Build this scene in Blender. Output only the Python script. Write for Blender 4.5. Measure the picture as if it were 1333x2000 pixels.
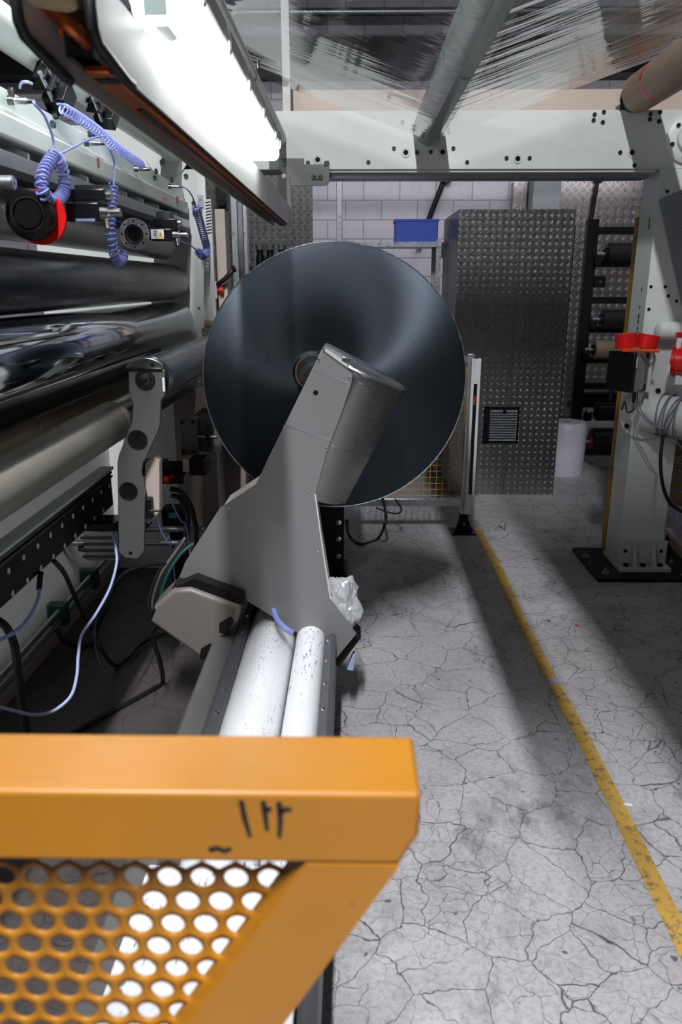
import bpy, bmesh, math, random
from mathutils import Vector, Matrix, noise
random.seed(7)
S = bpy.context.scene
for o in list(bpy.data.objects): bpy.data.objects.remove(o)
COL = S.collection
# ------------------------------------------------------------------ camera
FPX, CZ = 1490.0, 1.7
PITCH = math.atan2(447, FPX); YAW = math.atan2(24*math.cos(PITCH), FPX)
cam_d = bpy.data.cameras.new('camera'); cam = bpy.data.objects.new('camera', cam_d); COL.objects.link(cam)
cam_d.sensor_fit = 'VERTICAL'; cam_d.sensor_height = 36; cam_d.lens = FPX/2000*36
cam.location = (0, 0, CZ); cam.rotation_euler = (math.pi/2-PITCH, 0, YAW)
cam_d.dof.use_dof = True; cam_d.dof.focus_distance = 3.8; cam_d.dof.aperture_fstop = 5.0
cam_d.clip_start = .05
S.camera = cam
S.view_settings.view_transform = 'Standard'; S.view_settings.look = 'None'
S.view_settings.gamma = 1; S.view_settings.exposure = 0.0; S.view_settings.use_curve_mapping = False
# ------------------------------------------------------------------ world (dim grey daylight from the open hall behind)
W = bpy.data.worlds.new('hall_daylight'); S.world = W; W.use_nodes = True
W.node_tree.nodes['Background'].inputs[0].default_value = (.80, .88, 1, 1)
W.node_tree.nodes['Background'].inputs[1].default_value = .05
def area(name, loc, size, power, rot=(0, 0, 0), col=(.95, .97, 1), spread=180):
    l = bpy.data.lights.new(name, 'AREA'); l.shape = 'RECTANGLE'; l.size, l.size_y = size; l.energy = power; l.color = col
    l.spread = math.radians(spread)
    o = bpy.data.objects.new(name, l); o.location = loc; o.rotation_euler = rot; COL.objects.link(o); return o
# ceiling strips of the hall (their housings are built further down)
STRIPS = [(-.37, -2.5, 7.3, 2.6, 1120), (3.6, 5.5, 7.3, 4.0, 14), (3.4, -.2, 7.3, 3.0, 10)]
added_wash = area('added_wall_light', (1.2, 8.73, 3.1), (5.0, .10), 19, (math.radians(82), 0, 0))  # added fill lamp, unseen, to brighten the back wall
strip_lights = [area('hall_strip_light', (x, y, z-.07), (.16, ln), p) for x, y, z, ln, p in STRIPS]
LUM_E = 9.0
# ------------------------------------------------------------------ helpers
R_ = Vector((math.cos(YAW), math.sin(YAW), 0))
F_ = Vector((-math.sin(YAW)*math.cos(PITCH), math.cos(YAW)*math.cos(PITCH), -math.sin(PITCH)))
U_ = Vector((-math.sin(YAW)*math.sin(PITCH), math.cos(YAW)*math.sin(PITCH), math.cos(PITCH)))
CAM = Vector((0, 0, CZ))
def at(u, v, x=None, y=None, z=None):
    """survey point: photo pixel + one known plane -> place in the hall"""
    d = F_ + R_*((u-666.5)/FPX) + U_*((1000-v)/FPX)
    t = x/d.x if x is not None else y/d.y if y is not None else (z-CZ)/d.z
    return CAM + d*t
V = Vector
def smooth_path(pts, n=8):
    pts = [V(p) for p in pts]; out = []
    for i in range(len(pts)-1):
        p0 = pts[max(i-1, 0)]; p1 = pts[i]; p2 = pts[i+1]; p3 = pts[min(i+2, len(pts)-1)]
        for k in range(n):
            t = k/n
            out.append(.5*((2*p1)+(p2-p0)*t+(2*p0-5*p1+4*p2-p3)*t*t+(3*p1-p0-3*p2+p3)*t**3))
    out.append(pts[-1]); return out
def resample(pts, step):
    out = [pts[0]]; acc = 0
    for a, b in zip(pts, pts[1:]):
        L = (b-a).length
        if L < 1e-9: continue
        pos = step-acc
        while pos <= L:
            out.append(a+(b-a)*(pos/L)); pos += step
        acc = L-(pos-step)
    return out
class MB:
    def __init__(s): s.bm = bmesh.new()
    def _add(s, verts, faces):
        vs = [s.bm.verts.new(v) for v in verts]
        for f in faces:
            try: s.bm.faces.new([vs[i] for i in f])
            except ValueError: pass
        return s
    def box(s, x0, x1, y0, y1, z0, z1, M=None):
        vs = [V((x, y, z)) for x in (x0, x1) for y in (y0, y1) for z in (z0, z1)]
        if M: vs = [M @ v for v in vs]
        return s._add(vs, [(0, 1, 3, 2), (4, 6, 7, 5), (0, 4, 5, 1), (2, 3, 7, 6), (0, 2, 6, 4), (1, 5, 7, 3)])
    def prism(s, pts, vec):
        """closed polygon of 3D points extruded by vec"""
        vec = V(vec); pts = [V(p) for p in pts]; n = len(pts)
        return s._add(pts+[p+vec for p in pts], [tuple(range(n)), tuple(range(2*n-1, n-1, -1))]+[(i, (i+1) % n, n+(i+1) % n, n+i) for i in range(n)])
    def xz(s, poly, y0, y1): return s.prism([(p[0], y0, p[1]) for p in poly], (0, y1-y0, 0))
    def lathe(s, prof, org, axis, seg=32):
        """profile of (radius, distance along axis); closes to the axis when radius is 0"""
        axis = V(axis).normalized(); org = V(org)
        a = axis.orthogonal().normalized(); b = axis.cross(a)
        rings = []; vs = []
        for r, h in prof:
            if r < 1e-6: rings.append([len(vs)]); vs.append(org+axis*h)
            else:
                rings.append(list(range(len(vs), len(vs)+seg)))
                for k in range(seg):
                    t = 2*math.pi*k/seg; vs.append(org+axis*h+(a*math.cos(t)+b*math.sin(t))*r)
        fs = []
        for A, B in zip(rings, rings[1:]):
            for k in range(seg):
                k2 = (k+1) % seg
                if len(A) == 1 and len(B) == 1: continue
                if len(A) == 1: fs.append((A[0], B[k2], B[k]))
                elif len(B) == 1: fs.append((A[k], A[k2], B[0]))
                else: fs.append((A[k], A[k2], B[k2], B[k]))
        return s._add(vs, fs)
    def cyl(s, p0, p1, r, seg=24, r2=None):
        p0, p1 = V(p0), V(p1); L = (p1-p0).length; r2 = r if r2 is None else r2
        return s.lathe([(0, 0), (r, 0), (r2, L), (0, L)], p0, p1-p0, seg)
    def ring(s, p0, p1, ro, ri, seg=32):
        p0, p1 = V(p0), V(p1); L = (p1-p0).length
        return s.lathe([(ri, 0), (ro, 0), (ro, L), (ri, L), (ri, 0)], p0, p1-p0, seg)
    def tube(s, pts, r, seg=8):
        pts = [V(p) for p in pts]; n = len(pts); T = []
        for i in range(n):
            t = (pts[min(i+1, n-1)]-pts[max(i-1, 0)]); T.append(t.normalized() if t.length > 1e-9 else V((0, 0, 1)))
        a = T[0].orthogonal().normalized(); vs = []; fs = []
        for i in range(n):
            a = (a-T[i]*a.dot(T[i])).normalized(); b = T[i].cross(a)
            for k in range(seg):
                t = 2*math.pi*k/seg; vs.append(pts[i]+(a*math.cos(t)+b*math.sin(t))*r)
        for i in range(n-1):
            for k in range(seg):
                k2 = (k+1) % seg; fs.append((i*seg+k, i*seg+k2, (i+1)*seg+k2, (i+1)*seg+k))
        fs.append(tuple(range(seg-1, -1, -1))); fs.append(tuple((n-1)*seg+k for k in range(seg)))
        return s._add(vs, fs)
    def coil(s, pts, R, r, pitch, seg=6, per=12):
        pts = resample(smooth_path(pts, 10), pitch/per); n = len(pts); out = []; a = None
        for i in range(n):
            t = (pts[min(i+1, n-1)]-pts[max(i-1, 0)]).normalized()
            if a is None: a = t.orthogonal().normalized()
            a = (a-t*a.dot(t)).normalized(); b = t.cross(a); th = 2*math.pi*i/per
            out.append(pts[i]+(a*math.cos(th)+b*math.sin(th))*R)
        return s.tube(out, r, seg)
    def build(s, name, mat, parent=None, bevel=0, kind=None, angle=38, seg=2):
        bm = s.bm; bmesh.ops.remove_doubles(bm, verts=bm.verts, dist=1e-6)
        bmesh.ops.recalc_face_normals(bm, faces=bm.faces)
        lo = V((min(v.co[i] for v in bm.verts) for i in range(3))); hi = V((max(v.co[i] for v in bm.verts) for i in range(3)))
        piv = V(((lo.x+hi.x)/2, (lo.y+hi.y)/2, lo.z))
        for v in bm.verts: v.co -= piv
        for f in bm.faces: f.smooth = True
        for e in bm.edges:
            if len(e.link_faces) == 2 and e.calc_face_angle(0) > math.radians(angle): e.smooth = False
        me = bpy.data.meshes.new(name); bm.to_mesh(me); bm.free()
        o = bpy.data.objects.new(name, me); COL.objects.link(o)
        if mat: me.materials.append(mat)
        o.location = piv
        if parent:
            o.parent = parent; w = parent.location.copy()
            if parent.parent: w += parent.parent.location
            o.location = piv-w
        if bevel:
            m = o.modifiers.new('bevel', 'BEVEL'); m.width = bevel; m.segments = seg; m.limit_method = 'ANGLE'; m.angle_limit = math.radians(40)
        if kind: o['kind'] = kind
        return o
def tag(o, label, cat, group=None, kind=None):
    o['label'] = label; o['category'] = cat
    if group: o['group'] = group
    if kind: o['kind'] = kind
    return o
def thing(name, loc, label, cat, group=None):
    o = bpy.data.objects.new(name, None); o.empty_display_size = .1; COL.objects.link(o); o.location = loc
    return tag(o, label, cat, group)
def lab(o, text): o['label'] = text; return o
def kids(o): return [c for c in bpy.data.objects if c.parent == o]
def dup(root, off, label, group=None):
    r = root.copy(); COL.objects.link(r); r.location = root.location+V(off); r['label'] = label
    if group: r['group'] = group
    for ch in kids(root):
        c = ch.copy(); COL.objects.link(c); c.parent = r
        for g in kids(ch):
            d = g.copy(); COL.objects.link(d); d.parent = c
    return r
def bolt(mb, p, axis, r=.009, h=.007): return mb.lathe([(0, 0), (r, 0), (r, h*.8), (r*.8, h), (0, h)], p, axis, 6)
# ------------------------------------------------------------------ materials
class NT:
    def __init__(s, name):
        s.m = bpy.data.materials.new(name); s.m.use_nodes = True; s.t = s.m.node_tree; s.b = s.t.nodes['Principled BSDF']
        s.tc = s.n('ShaderNodeTexCoord')
    def n(s, typ, **k):
        nd = s.t.nodes.new(typ)
        for a, b in k.items():
            if a.startswith('i_'): s.set(nd.inputs[a[2:].replace('_', ' ')], b)
            elif a.startswith('in'): s.set(nd.inputs[int(a[2:])], b)
            else: setattr(nd, a, b)
        return nd
    def set(s, sock, v):
        if isinstance(v, bpy.types.NodeSocket): s.t.links.new(v, sock)
        elif isinstance(v, bpy.types.Node): s.t.links.new(v.outputs[0], sock)
        elif isinstance(v, (tuple, list)) and len(v) == 3 and sock.type == 'RGBA': sock.default_value = (*v, 1)
        else: sock.default_value = v
    def math(s, op, a, b=None, c=None, clamp=False):
        nd = s.n('ShaderNodeMath', operation=op, use_clamp=clamp); s.set(nd.inputs[0], a)
        if b is not None: s.set(nd.inputs[1], b)
        if c is not None: s.set(nd.inputs[2], c)
        return nd.outputs[0]
    def mapr(s, v, a, b, c=0, d=1, smooth=False):
        nd = s.n('ShaderNodeMapRange'); nd.interpolation_type = 'SMOOTHSTEP' if smooth else 'LINEAR'
        for i, q in enumerate((v, a, b, c, d)): s.set(nd.inputs[i], q)
        return nd.outputs[0]
    def mix(s, f, a, b, blend='MIX'):
        nd = s.n('ShaderNodeMix', data_type='RGBA', blend_type=blend); s.set(nd.inputs[0], f); s.set(nd.inputs[6], a); s.set(nd.inputs[7], b)
        return nd.outputs[2]
    def noise(s, scale, detail=4, rough=.55, vec=None, dist=0, out='Fac'):
        nd = s.n('ShaderNodeTexNoise'); s.set(nd.inputs['Vector'], vec or s.tc.outputs['Object'])
        nd.inputs['Scale'].default_value = scale; nd.inputs['Detail'].default_value = detail; nd.inputs['Roughness'].default_value = rough
        nd.inputs['Distortion'].default_value = dist
        return nd.outputs[out]
    def mapping(s, scale=(1, 1, 1), rot=(0, 0, 0), vec=None, loc=(0, 0, 0)):
        nd = s.n('ShaderNodeMapping'); s.set(nd.inputs[0], vec or s.tc.outputs['Object']); nd.inputs[1].default_value = loc
        nd.inputs[2].default_value = rot; nd.inputs[3].default_value = scale; return nd.outputs[0]
    def bump(s, h, strength=.3, dist=.01):
        nd = s.n('ShaderNodeBump'); s.set(nd.inputs['Height'], h); nd.inputs['Strength'].default_value = strength; nd.inputs['Distance'].default_value = dist
        s.set(s.b.inputs['Normal'], nd.outputs[0]); return nd
    def p(s, **k):
        for a, v in k.items(): s.set(s.b.inputs[a.replace('_', ' ')], v)
        return s
def paint(name, col, rough=.45, dirt=(.25, .22, .2), amount=.5, scale=3.0, metal=0, spec=.5):
    """painted or plain surface with cloudy wear, smudges and small scratches"""
    n = NT(name); big = n.noise(scale, 6, .65); fine = n.noise(scale*14, 3, .7)
    m = n.mapr(big, .52, .78, 0, amount); f = n.mapr(fine, .66, .78, 0, amount)
    c = n.mix(m, col, tuple(a*.55+b*.45 for a, b in zip(col, dirt))); c = n.mix(f, c, dirt)
    n.p(Base_Color=c, Metallic=metal, Roughness=n.mapr(big, .3, .7, rough*.85, min(1, rough*1.2)), Specular_IOR_Level=spec)
    return n.m
def metal(name, col, rough=.3, aniso=0, stretch=(1, 1, 1), amt=.25):
    n = NT(name); v = n.mapping(stretch); a = n.noise(40, 5, .6, v); b = n.noise(5, 4, .6)
    c = n.mix(n.mapr(b, .35, .7, 0, amt), col, tuple(x*.55 for x in col))
    n.p(Base_Color=c, Metallic=1, Roughness=n.mapr(a, .3, .7, rough*.7, rough*1.3), Anisotropic=aniso)
    return n.m
def diamond(name, col, pitch=.034, rough=.3):
    """tread plate: pairs of raised bars in alternating diagonals"""
    n = NT(name); sx = n.n('ShaderNodeSeparateXYZ'); n.set(sx.inputs[0], n.tc.outputs['Object'])
    h = n.math('ADD', sx.outputs[0], sx.outputs[1]); z = sx.outputs[2]; k = 1/(pitch*math.sqrt(2))
    a = n.math('MULTIPLY', n.math('ADD', h, z), k); b = n.math('MULTIPLY', n.math('SUBTRACT', h, z), k)
    fa = n.math('SUBTRACT', n.math('FRACT', a), .5); fb = n.math('SUBTRACT', n.math('FRACT', b), .5)
    par = n.math('MODULO', n.math('ABSOLUTE', n.math('ADD', n.math('FLOOR', a), n.math('FLOOR', b))), 2)
    par = n.math('GREATER_THAN', par, .5)
    def lerp(x, y): return n.math('ADD', n.math('MULTIPLY', x, n.math('SUBTRACT', 1, par)), n.math('MULTIPLY', y, par))
    L = lerp(fa, fb); M = n.math('SUBTRACT', n.math('ABSOLUTE', lerp(fb, fa)), .16)
    d = n.math('ADD', n.math('POWER', n.math('DIVIDE', n.math('ABSOLUTE', L), .47), 2), n.math('POWER', n.math('DIVIDE', n.math('ABSOLUTE', M), .095), 2))
    hgt = n.mapr(d, 0.1, 1, 1, 0, True)
    nz = n.noise(2.5, 4, .6)
    c = n.mix(hgt, tuple(x*.75 for x in col), col); c = n.mix(n.mapr(nz, .4, .7, 0, .35), c, tuple(x*.5 for x in col))
    n.p(Base_Color=c, Metallic=.95, Roughness=n.mapr(n.noise(30, 4), .3, .7, rough*.8, rough*1.25)); n.bump(hgt, 1, .042*pitch)
    return n.m
M = {}
M['white'] = paint('machine_white_paint', (.66, .67, .65), .4, amount=.35)
M['white2'] = paint('warm_white_paint', (.58, .56, .54), .45, amount=.45)
M['green_white'] = paint('pale_green_white_paint', (.62, .70, .66), .35, amount=.3, scale=5)
M['beige'] = paint('beige_flange_paint', (.50, .41, .35), .5, amount=.5)
M['arm'] = paint('grey_cover_sheet', (.235, .225, .23), .38, dirt=(.2, .18, .17), amount=.35, metal=.35)
M['drum'] = metal('brushed_drum_sheet', (.42, .42, .42), .36, .4, (1, 1, 12))
M['gearcover'] = paint('beige_gear_cover', (.17, .15, .135), .4, amount=.3)
M['steelarm'] = paint('grey_green_steel', (.165, .17, .158), .4, amount=.4, metal=.55)
M['alu'] = metal('aluminium_profile', (.62, .63, .66), .32)
M['zinc'] = metal('galvanised_steel', (.45, .47, .50), .38)
M['darksteel'] = metal('dark_steel', (.10, .11, .11), .35)
M['steel'] = metal('bright_steel', (.66, .67, .68), .2)
M['chrome'] = metal('chromed_roller', (.56, .59, .64), .07, 0, (30, .3, 30), .05)
M['copper'] = metal('copper_electrode', (.62, .17, .06), .45)
M['black'] = paint('black_plastic', (.007, .007, .008), .24, dirt=(.03, .03, .03), amount=.25, spec=.3)
M['blackmetal'] = paint('black_steel_paint', (.006, .006, .007), .45, dirt=(.02, .02, .02), amount=.4, spec=.22)
M['rubber'] = paint('black_rubber', (.012, .013, .015), .40, dirt=(.03, .03, .035), amount=.3, spec=.35)
M['blackroll'] = paint('black_roller_rubber', (.014, .018, .022), .26, dirt=(.04, .045, .05), amount=.3, spec=.75)
M['hose'] = paint('black_hose', (.010, .010, .011), .4, dirt=(.03, .03, .03), amount=.2)
M['blue'] = paint('violet_blue_hose', (.25, .29, .66), .35, dirt=(.15, .16, .35), amount=.25, scale=20)
M['paleblue'] = paint('pale_blue_cable', (.36, .42, .66), .4, dirt=(.2, .2, .3), amount=.2, scale=20)
M['bluebin'] = paint('blue_plastic_bin', (.035, .085, .50), .4, dirt=(.01, .02, .2), amount=.3)
M['greycable'] = paint('grey_cable', (.20, .21, .24), .45, amount=.2)
M['yellow'] = None
M['grid'] = paint('yellow_mesh_wire', (.50, .27, .03), .45, amount=.3)
M['goldguard'] = paint('ochre_guard_paint', (.36, .20, .02), .5, amount=.3)
M['red'] = paint('red_plastic', (.55, .008, .006), .3, dirt=(.3, .005, .005), amount=.2)
M['tape'] = paint('red_film_tape', (.72, .012, .012), .22, dirt=(.5, .01, .01), amount=.2)
M['orange'] = paint('orange_plastic', (.80, .09, .01), .35, dirt=(.5, .05, .01), amount=.2)
M['green'] = paint('dark_green_clamp', (.010, .07, .05), .4, dirt=(.01, .03, .02), amount=.2)
M['paper'] = paint('white_label', (.72, .72, .74), .6, amount=.15, scale=15)
M['ink'] = paint('black_ink', (.01, .01, .01), .6, amount=0)
M['redink'] = paint('red_ink', (.5, .03, .04), .6, amount=0)
M['purple'] = paint('lilac_label', (.25, .26, .45), .5, amount=.2)
M['yellowlabel'] = paint('yellow_warning_label', (.75, .55, .12), .5, amount=.1)
M['card'] = paint('kraft_cardboard', (.40, .29, .20), .7, dirt=(.2, .13, .08), amount=.4)
M['concretecol'] = paint('grey_concrete_column', (.24, .25, .27), .7, amount=.4)
M['ceil'] = paint('dark_grey_roof', (.10, .10, .11), .8, amount=.3)
M['wood'] = paint('pale_cork', (.50, .40, .24), .7, dirt=(.25, .16, .07), amount=.6, scale=20)
M['teal'] = paint('teal_label', (.10, .25, .35), .5, amount=.2)
M['bubblewrap'] = None
M['dp_cab'] = diamond('tread_plate_cabinet', (.40, .39, .39), .036, .27)
M['dp_wall'] = diamond('tread_plate_wall', (.46, .41, .42), .070, .34)
M['dp_dark'] = diamond('tread_plate_dark', (.20, .19, .19), .045, .36)
def m_floor():
    n = NT('cracked_concrete'); P = n.tc.outputs['Object']
    w = n.noise(2.2, 4, .6, out='Color'); vm = n.n('ShaderNodeVectorMath', operation='MULTIPLY_ADD')
    n.set(vm.inputs[0], w); vm.inputs[1].default_value = (.22, .22, 0); n.set(vm.inputs[2], P); Q = vm.outputs[0]
    w2 = n.noise(16, 3, .6, out='Color'); vm2 = n.n('ShaderNodeVectorMath', operation='MULTIPLY_ADD')
    n.set(vm2.inputs[0], w2); vm2.inputs[1].default_value = (.035, .035, 0); n.set(vm2.inputs[2], Q); Q = vm2.outputs[0]
    def crack(sc, wd):
        v = n.n('ShaderNodeTexVoronoi', feature='DISTANCE_TO_EDGE'); n.set(v.inputs['Vector'], Q); v.inputs['Scale'].default_value = sc
        return n.mapr(v.outputs['Distance'], 0, wd, 1, 0)
    c1 = crack(5.8, .013); c2 = n.math('MULTIPLY', crack(12.5, .017), n.mapr(n.noise(1.7, 3), .40, .55, .1, .85)); cr = n.math('MAXIMUM', c1, c2)
    cr = n.math('MULTIPLY', cr, n.mapr(n.noise(4.5, 4), .28, .48, .40, 1))
    big = n.noise(.8, 5, .6); mid = n.noise(4, 7, .7); fine = n.noise(60, 4, .7)
    c = n.mix(n.mapr(big, .35, .65), (.50, .485, .50), (.35, .325, .33))
    c = n.mix(n.mapr(mid, .50, .72, 0, .75), c, (.25, .235, .24)); c = n.mix(n.mapr(fine, .45, .72, 0, .6), c, (.20, .19, .19)); c = n.mix(n.mapr(n.noise(170, 3, .7), .55, .75, 0, .5), c, (.16, .15, .15))
    st = n.math('MULTIPLY', n.mapr(n.noise(1.3, 6, .75, n.mapping((1.6, .8, 1), loc=(3, 1, 0))), .54, .66), n.mapr(n.noise(9, 6, .75), .38, .6, .1, .85)); c = n.mix(st, c, (.07, .066, .066))
    sp = n.mapr(n.noise(22, 2, .5), .72, .76, 0, .85); c = n.mix(sp, c, (.06, .055, .055))
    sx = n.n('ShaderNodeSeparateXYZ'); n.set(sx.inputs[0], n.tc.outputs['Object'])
    shade_dirt = n.mapr(n.math('ADD', sx.outputs[0], n.math('MULTIPLY', n.math('SUBTRACT', n.noise(2.5, 5, .65), .5), .55)), -1.62, -1.35, 1, 0)  # machine's shade painted into the left floor colour, together with brown dirt
    c = n.mix(n.math('MULTIPLY', shade_dirt, .9), c, n.mix(n.mapr(n.noise(5, 5, .7), .4, .7), (.050, .034, .029), (.018, .017, .0175)))
    c = n.mix(n.math('MULTIPLY', cr, .97), c, (.02, .018, .018))
    n.p(Base_Color=c, Roughness=n.mapr(mid, .3, .7, .42, .62), Specular_IOR_Level=.4)
    n.bump(n.math('SUBTRACT', n.math('MULTIPLY', fine, .12), cr), .35, .004); return n.m
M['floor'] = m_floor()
def m_blocks():
    n = NT('painted_block_wall'); v = n.mapping((1, 1, 1), (math.pi/2, 0, 0))
    br = n.n('ShaderNodeTexBrick'); n.set(br.inputs['Vector'], v); br.offset = .5
    br.inputs['Scale'].default_value = 1; br.inputs['Mortar Size'].default_value = .009; br.inputs['Mortar Smooth'].default_value = .5
    br.inputs['Brick Width'].default_value = .44; br.inputs['Row Height'].default_value = .222
    br.inputs['Color1'].default_value = (.60, .57, .64, 1); br.inputs['Color2'].default_value = (.55, .52, .59, 1); br.inputs['Mortar'].default_value = (.36, .33, .38, 1)
    c = n.mix(n.mapr(n.noise(6, 5, .7), .5, .75, 0, .3), br.outputs[0], (.30, .27, .29))
    n.p(Base_Color=c, Roughness=.7); n.bump(n.math('SUBTRACT', n.math('MULTIPLY', n.noise(40, 3), .2), br.outputs['Fac']), .6, .012); return n.m
M['blocks'] = m_blocks()
def m_yellow(name, col, wear):
    n = NT(name); big = n.noise(6, 5, .6); sp = n.noise(30, 4, .7); str_ = n.noise(18, 4, .7, n.mapping((.5, 3, 3)))
    c = n.mix(n.mapr(big, .4, .72, 0, .5), col, tuple(x*.72 for x in col))
    c = n.mix(n.mapr(str_, .62, .74, 0, .45), c, (.28, .13, .015)); c = n.mix(n.mapr(sp, wear, wear+.04), c, (.035, .025, .018))
    n.p(Base_Color=c, Roughness=n.mapr(big, .3, .7, .45, .6), Coat_Weight=.5, Coat_Roughness=.35); return n.m
M['yellow'] = m_yellow('yellow_guard_paint', (.43, .168, .003), .69)
def m_line():
    n = NT('worn_yellow_floor_tape'); c = n.mix(n.mapr(n.noise(3, 5, .6), .35, .7), (.58, .36, .07), (.42, .24, .05))
    c = n.mix(n.mapr(n.noise(26, 5, .75), .51, .62, 0, .9), c, (.13, .10, .08)); n.p(Base_Color=c, Roughness=.55); return n.m
M['line'] = m_line()
def m_carbon():
    n = NT('speckled_carbon_tube'); c = n.mix(n.mapr(n.noise(9, 5, .7, n.mapping((1, .25, 1))), .35, .7), (.25, .33, .28), (.16, .20, .18))
    c = n.mix(n.mapr(n.noise(220, 2, .6), .55, .7, 0, .5), c, (.34, .38, .35)); n.p(Base_Color=c, Roughness=.33, Specular_IOR_Level=.6); return n.m
M['carbon'] = m_carbon()
def m_sleeve(name, a, b, rough=.55):
    n = NT(name); c = n.mix(n.mapr(n.noise(8, 6, .7, n.mapping((1, .35, 1))), .35, .7), a, b); c = n.mix(n.mapr(n.noise(160, 2, .6), .5, .72, 0, .4), c, tuple(x*1.35 for x in a))
    n.p(Base_Color=c, Roughness=rough); n.bump(n.noise(150, 2), .1, .001); return n.m
M['beigeroll'] = m_sleeve('grey_beige_roller_sleeve', (.27, .255, .22), (.18, .165, .14))
M['brownroll'] = m_sleeve('tan_rubber_roller_sleeve', (.34, .26, .18), (.24, .18, .12))
def m_disc():
    n = NT('spun_dark_disc'); tg = n.n('ShaderNodeTangent', direction_type='RADIAL', axis='Y')
    sx = n.n('ShaderNodeSeparateXYZ'); n.set(sx.inputs[0], n.mapping(loc=(0, 0, -.6)))
    r = n.math('SQRT', n.math('ADD', n.math('POWER', n.math('ABSOLUTE', sx.outputs[0]), 2), n.math('POWER', n.math('ABSOLUTE', sx.outputs[2]), 2)))
    nz = n.n('ShaderNodeTexNoise', noise_dimensions='1D'); n.set(nz.inputs['W'], r); nz.inputs['Scale'].default_value = 55; nz.inputs['Detail'].default_value = 4
    c = n.mix(n.mapr(nz.outputs[0], .35, .65), (.050, .061, .074), (.046, .056, .068))
    n.p(Base_Color=c, Metallic=.9, Roughness=.40, Anisotropic=.9); n.set(n.b.inputs['Tangent'], tg.outputs[0]); return n.m
M['disc'] = m_disc()
M['rim'] = metal('polished_disc_rim', (.65, .68, .72), .25)
def m_tube():
    n = NT('white_crossbeam_tube'); s = n.noise(42, 5, .75, n.mapping((3.5, .7, 1), (0, 0, .45))); z = n.noise(3, 3, .5, n.mapping((6, .4, 1)))
    c = n.mix(n.math('MULTIPLY', n.mapr(s, .57, .64), n.mapr(z, .44, .58)), (.78, .78, .80), (.06, .05, .05)); n.p(Base_Color=c, Roughness=.35); return n.m
M['tube'] = m_tube()
def m_groove():
    n = NT('grooved_steel_roller'); w = n.n('ShaderNodeTexWave', wave_type='BANDS', bands_direction='Y'); n.set(w.inputs['Vector'], n.tc.outputs['Object'])
    w.inputs['Scale'].default_value = 22; w.inputs['Distortion'].default_value = .3
    n.p(Base_Color=n.mix(w.outputs[1], (.20, .20, .20), (.75, .75, .75)), Metallic=.7, Roughness=.30); n.bump(w.outputs[1], .8, .003); return n.m
M['groove'] = m_groove()
def m_film(name, bs):
    n = NT(name); v = n.mapping((.40, 5, 1), (0, 0, .06)); h = n.noise(3.0, 2, .5, v)
    n.t.nodes.remove(n.b); out = n.t.nodes['Material Output']
    bp = n.n('ShaderNodeBump'); n.set(bp.inputs['Height'], h); bp.inputs['Strength'].default_value = bs; bp.inputs['Distance'].default_value = .02
    tr = n.n('ShaderNodeBsdfTransparent'); tr.inputs[0].default_value = (.93, .94, .95, 1)
    gl = n.n('ShaderNodeBsdfGlossy'); gl.inputs['Roughness'].default_value = .06; gl.inputs[0].default_value = (1, 1, 1, 1); n.set(gl.inputs['Normal'], bp.outputs[0])
    lw = n.n('ShaderNodeLayerWeight'); lw.inputs[0].default_value = .5; n.set(lw.inputs['Normal'], bp.outputs[0])
    f = n.mapr(lw.outputs['Facing'], .35, 1, .10, .75)
    mx = n.n('ShaderNodeMixShader'); n.set(mx.inputs[0], f); n.set(mx.inputs[1], tr.outputs[0]); n.set(mx.inputs[2], gl.outputs[0])
    n.set(out.inputs[0], mx.outputs[0]); return n.m
M['film'] = m_film('clear_stretch_film', .35); M['film_calm'] = m_film('clear_taut_film', .10)
def m_bag(name, a):
    n = NT(name); n.t.nodes.remove(n.b); out = n.t.nodes['Material Output']
    tr = n.n('ShaderNodeBsdfTransparent'); df = n.n('ShaderNodeBsdfDiffuse'); df.inputs[0].default_value = (.8, .82, .85, 1)
    gl = n.n('ShaderNodeBsdfGlossy'); gl.inputs['Roughness'].default_value = .12
    m1 = n.n('ShaderNodeMixShader'); m1.inputs[0].default_value = .35; n.set(m1.inputs[1], df.outputs[0]); n.set(m1.inputs[2], gl.outputs[0])
    m2 = n.n('ShaderNodeMixShader'); m2.inputs[0].default_value = a; n.set(m2.inputs[1], tr.outputs[0]); n.set(m2.inputs[2], m1.outputs[0])
    n.set(out.inputs[0], m2.outputs[0]); return n.m
M['bag'] = m_bag('crumpled_clear_plastic', .6)
def m_wrap():
    n = NT('white_bubble_wrap'); w = n.n('ShaderNodeTexWave', wave_type='BANDS', bands_direction='Z'); n.set(w.inputs['Vector'], n.tc.outputs['Object'])
    w.inputs['Scale'].default_value = 14; w.inputs['Distortion'].default_value = 3; w.inputs['Detail'].default_value = 3
    n.p(Base_Color=n.mix(w.outputs[1], (.60, .59, .66), (.70, .69, .76)), Roughness=.4); n.bump(w.outputs[1], .2, .004); return n.m
M['bubblewrap'] = m_wrap()
def m_glow(name, e, col=(.97, .99, 1)):
    n = NT(name); n.p(Base_Color=(.8, .8, .8), Emission_Color=(*col, 1), Emission_Strength=e); return n.m
M['lum'] = m_glow('lit_diffuser', LUM_E); M['lum2'] = m_glow('lit_diffuser_bright', 32); M['strip'] = m_glow('lit_strip_diffuser', 6)
M['clearplastic'] = paint('smoky_clear_end_window', (.35, .42, .40), .2, amount=.2)
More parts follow.
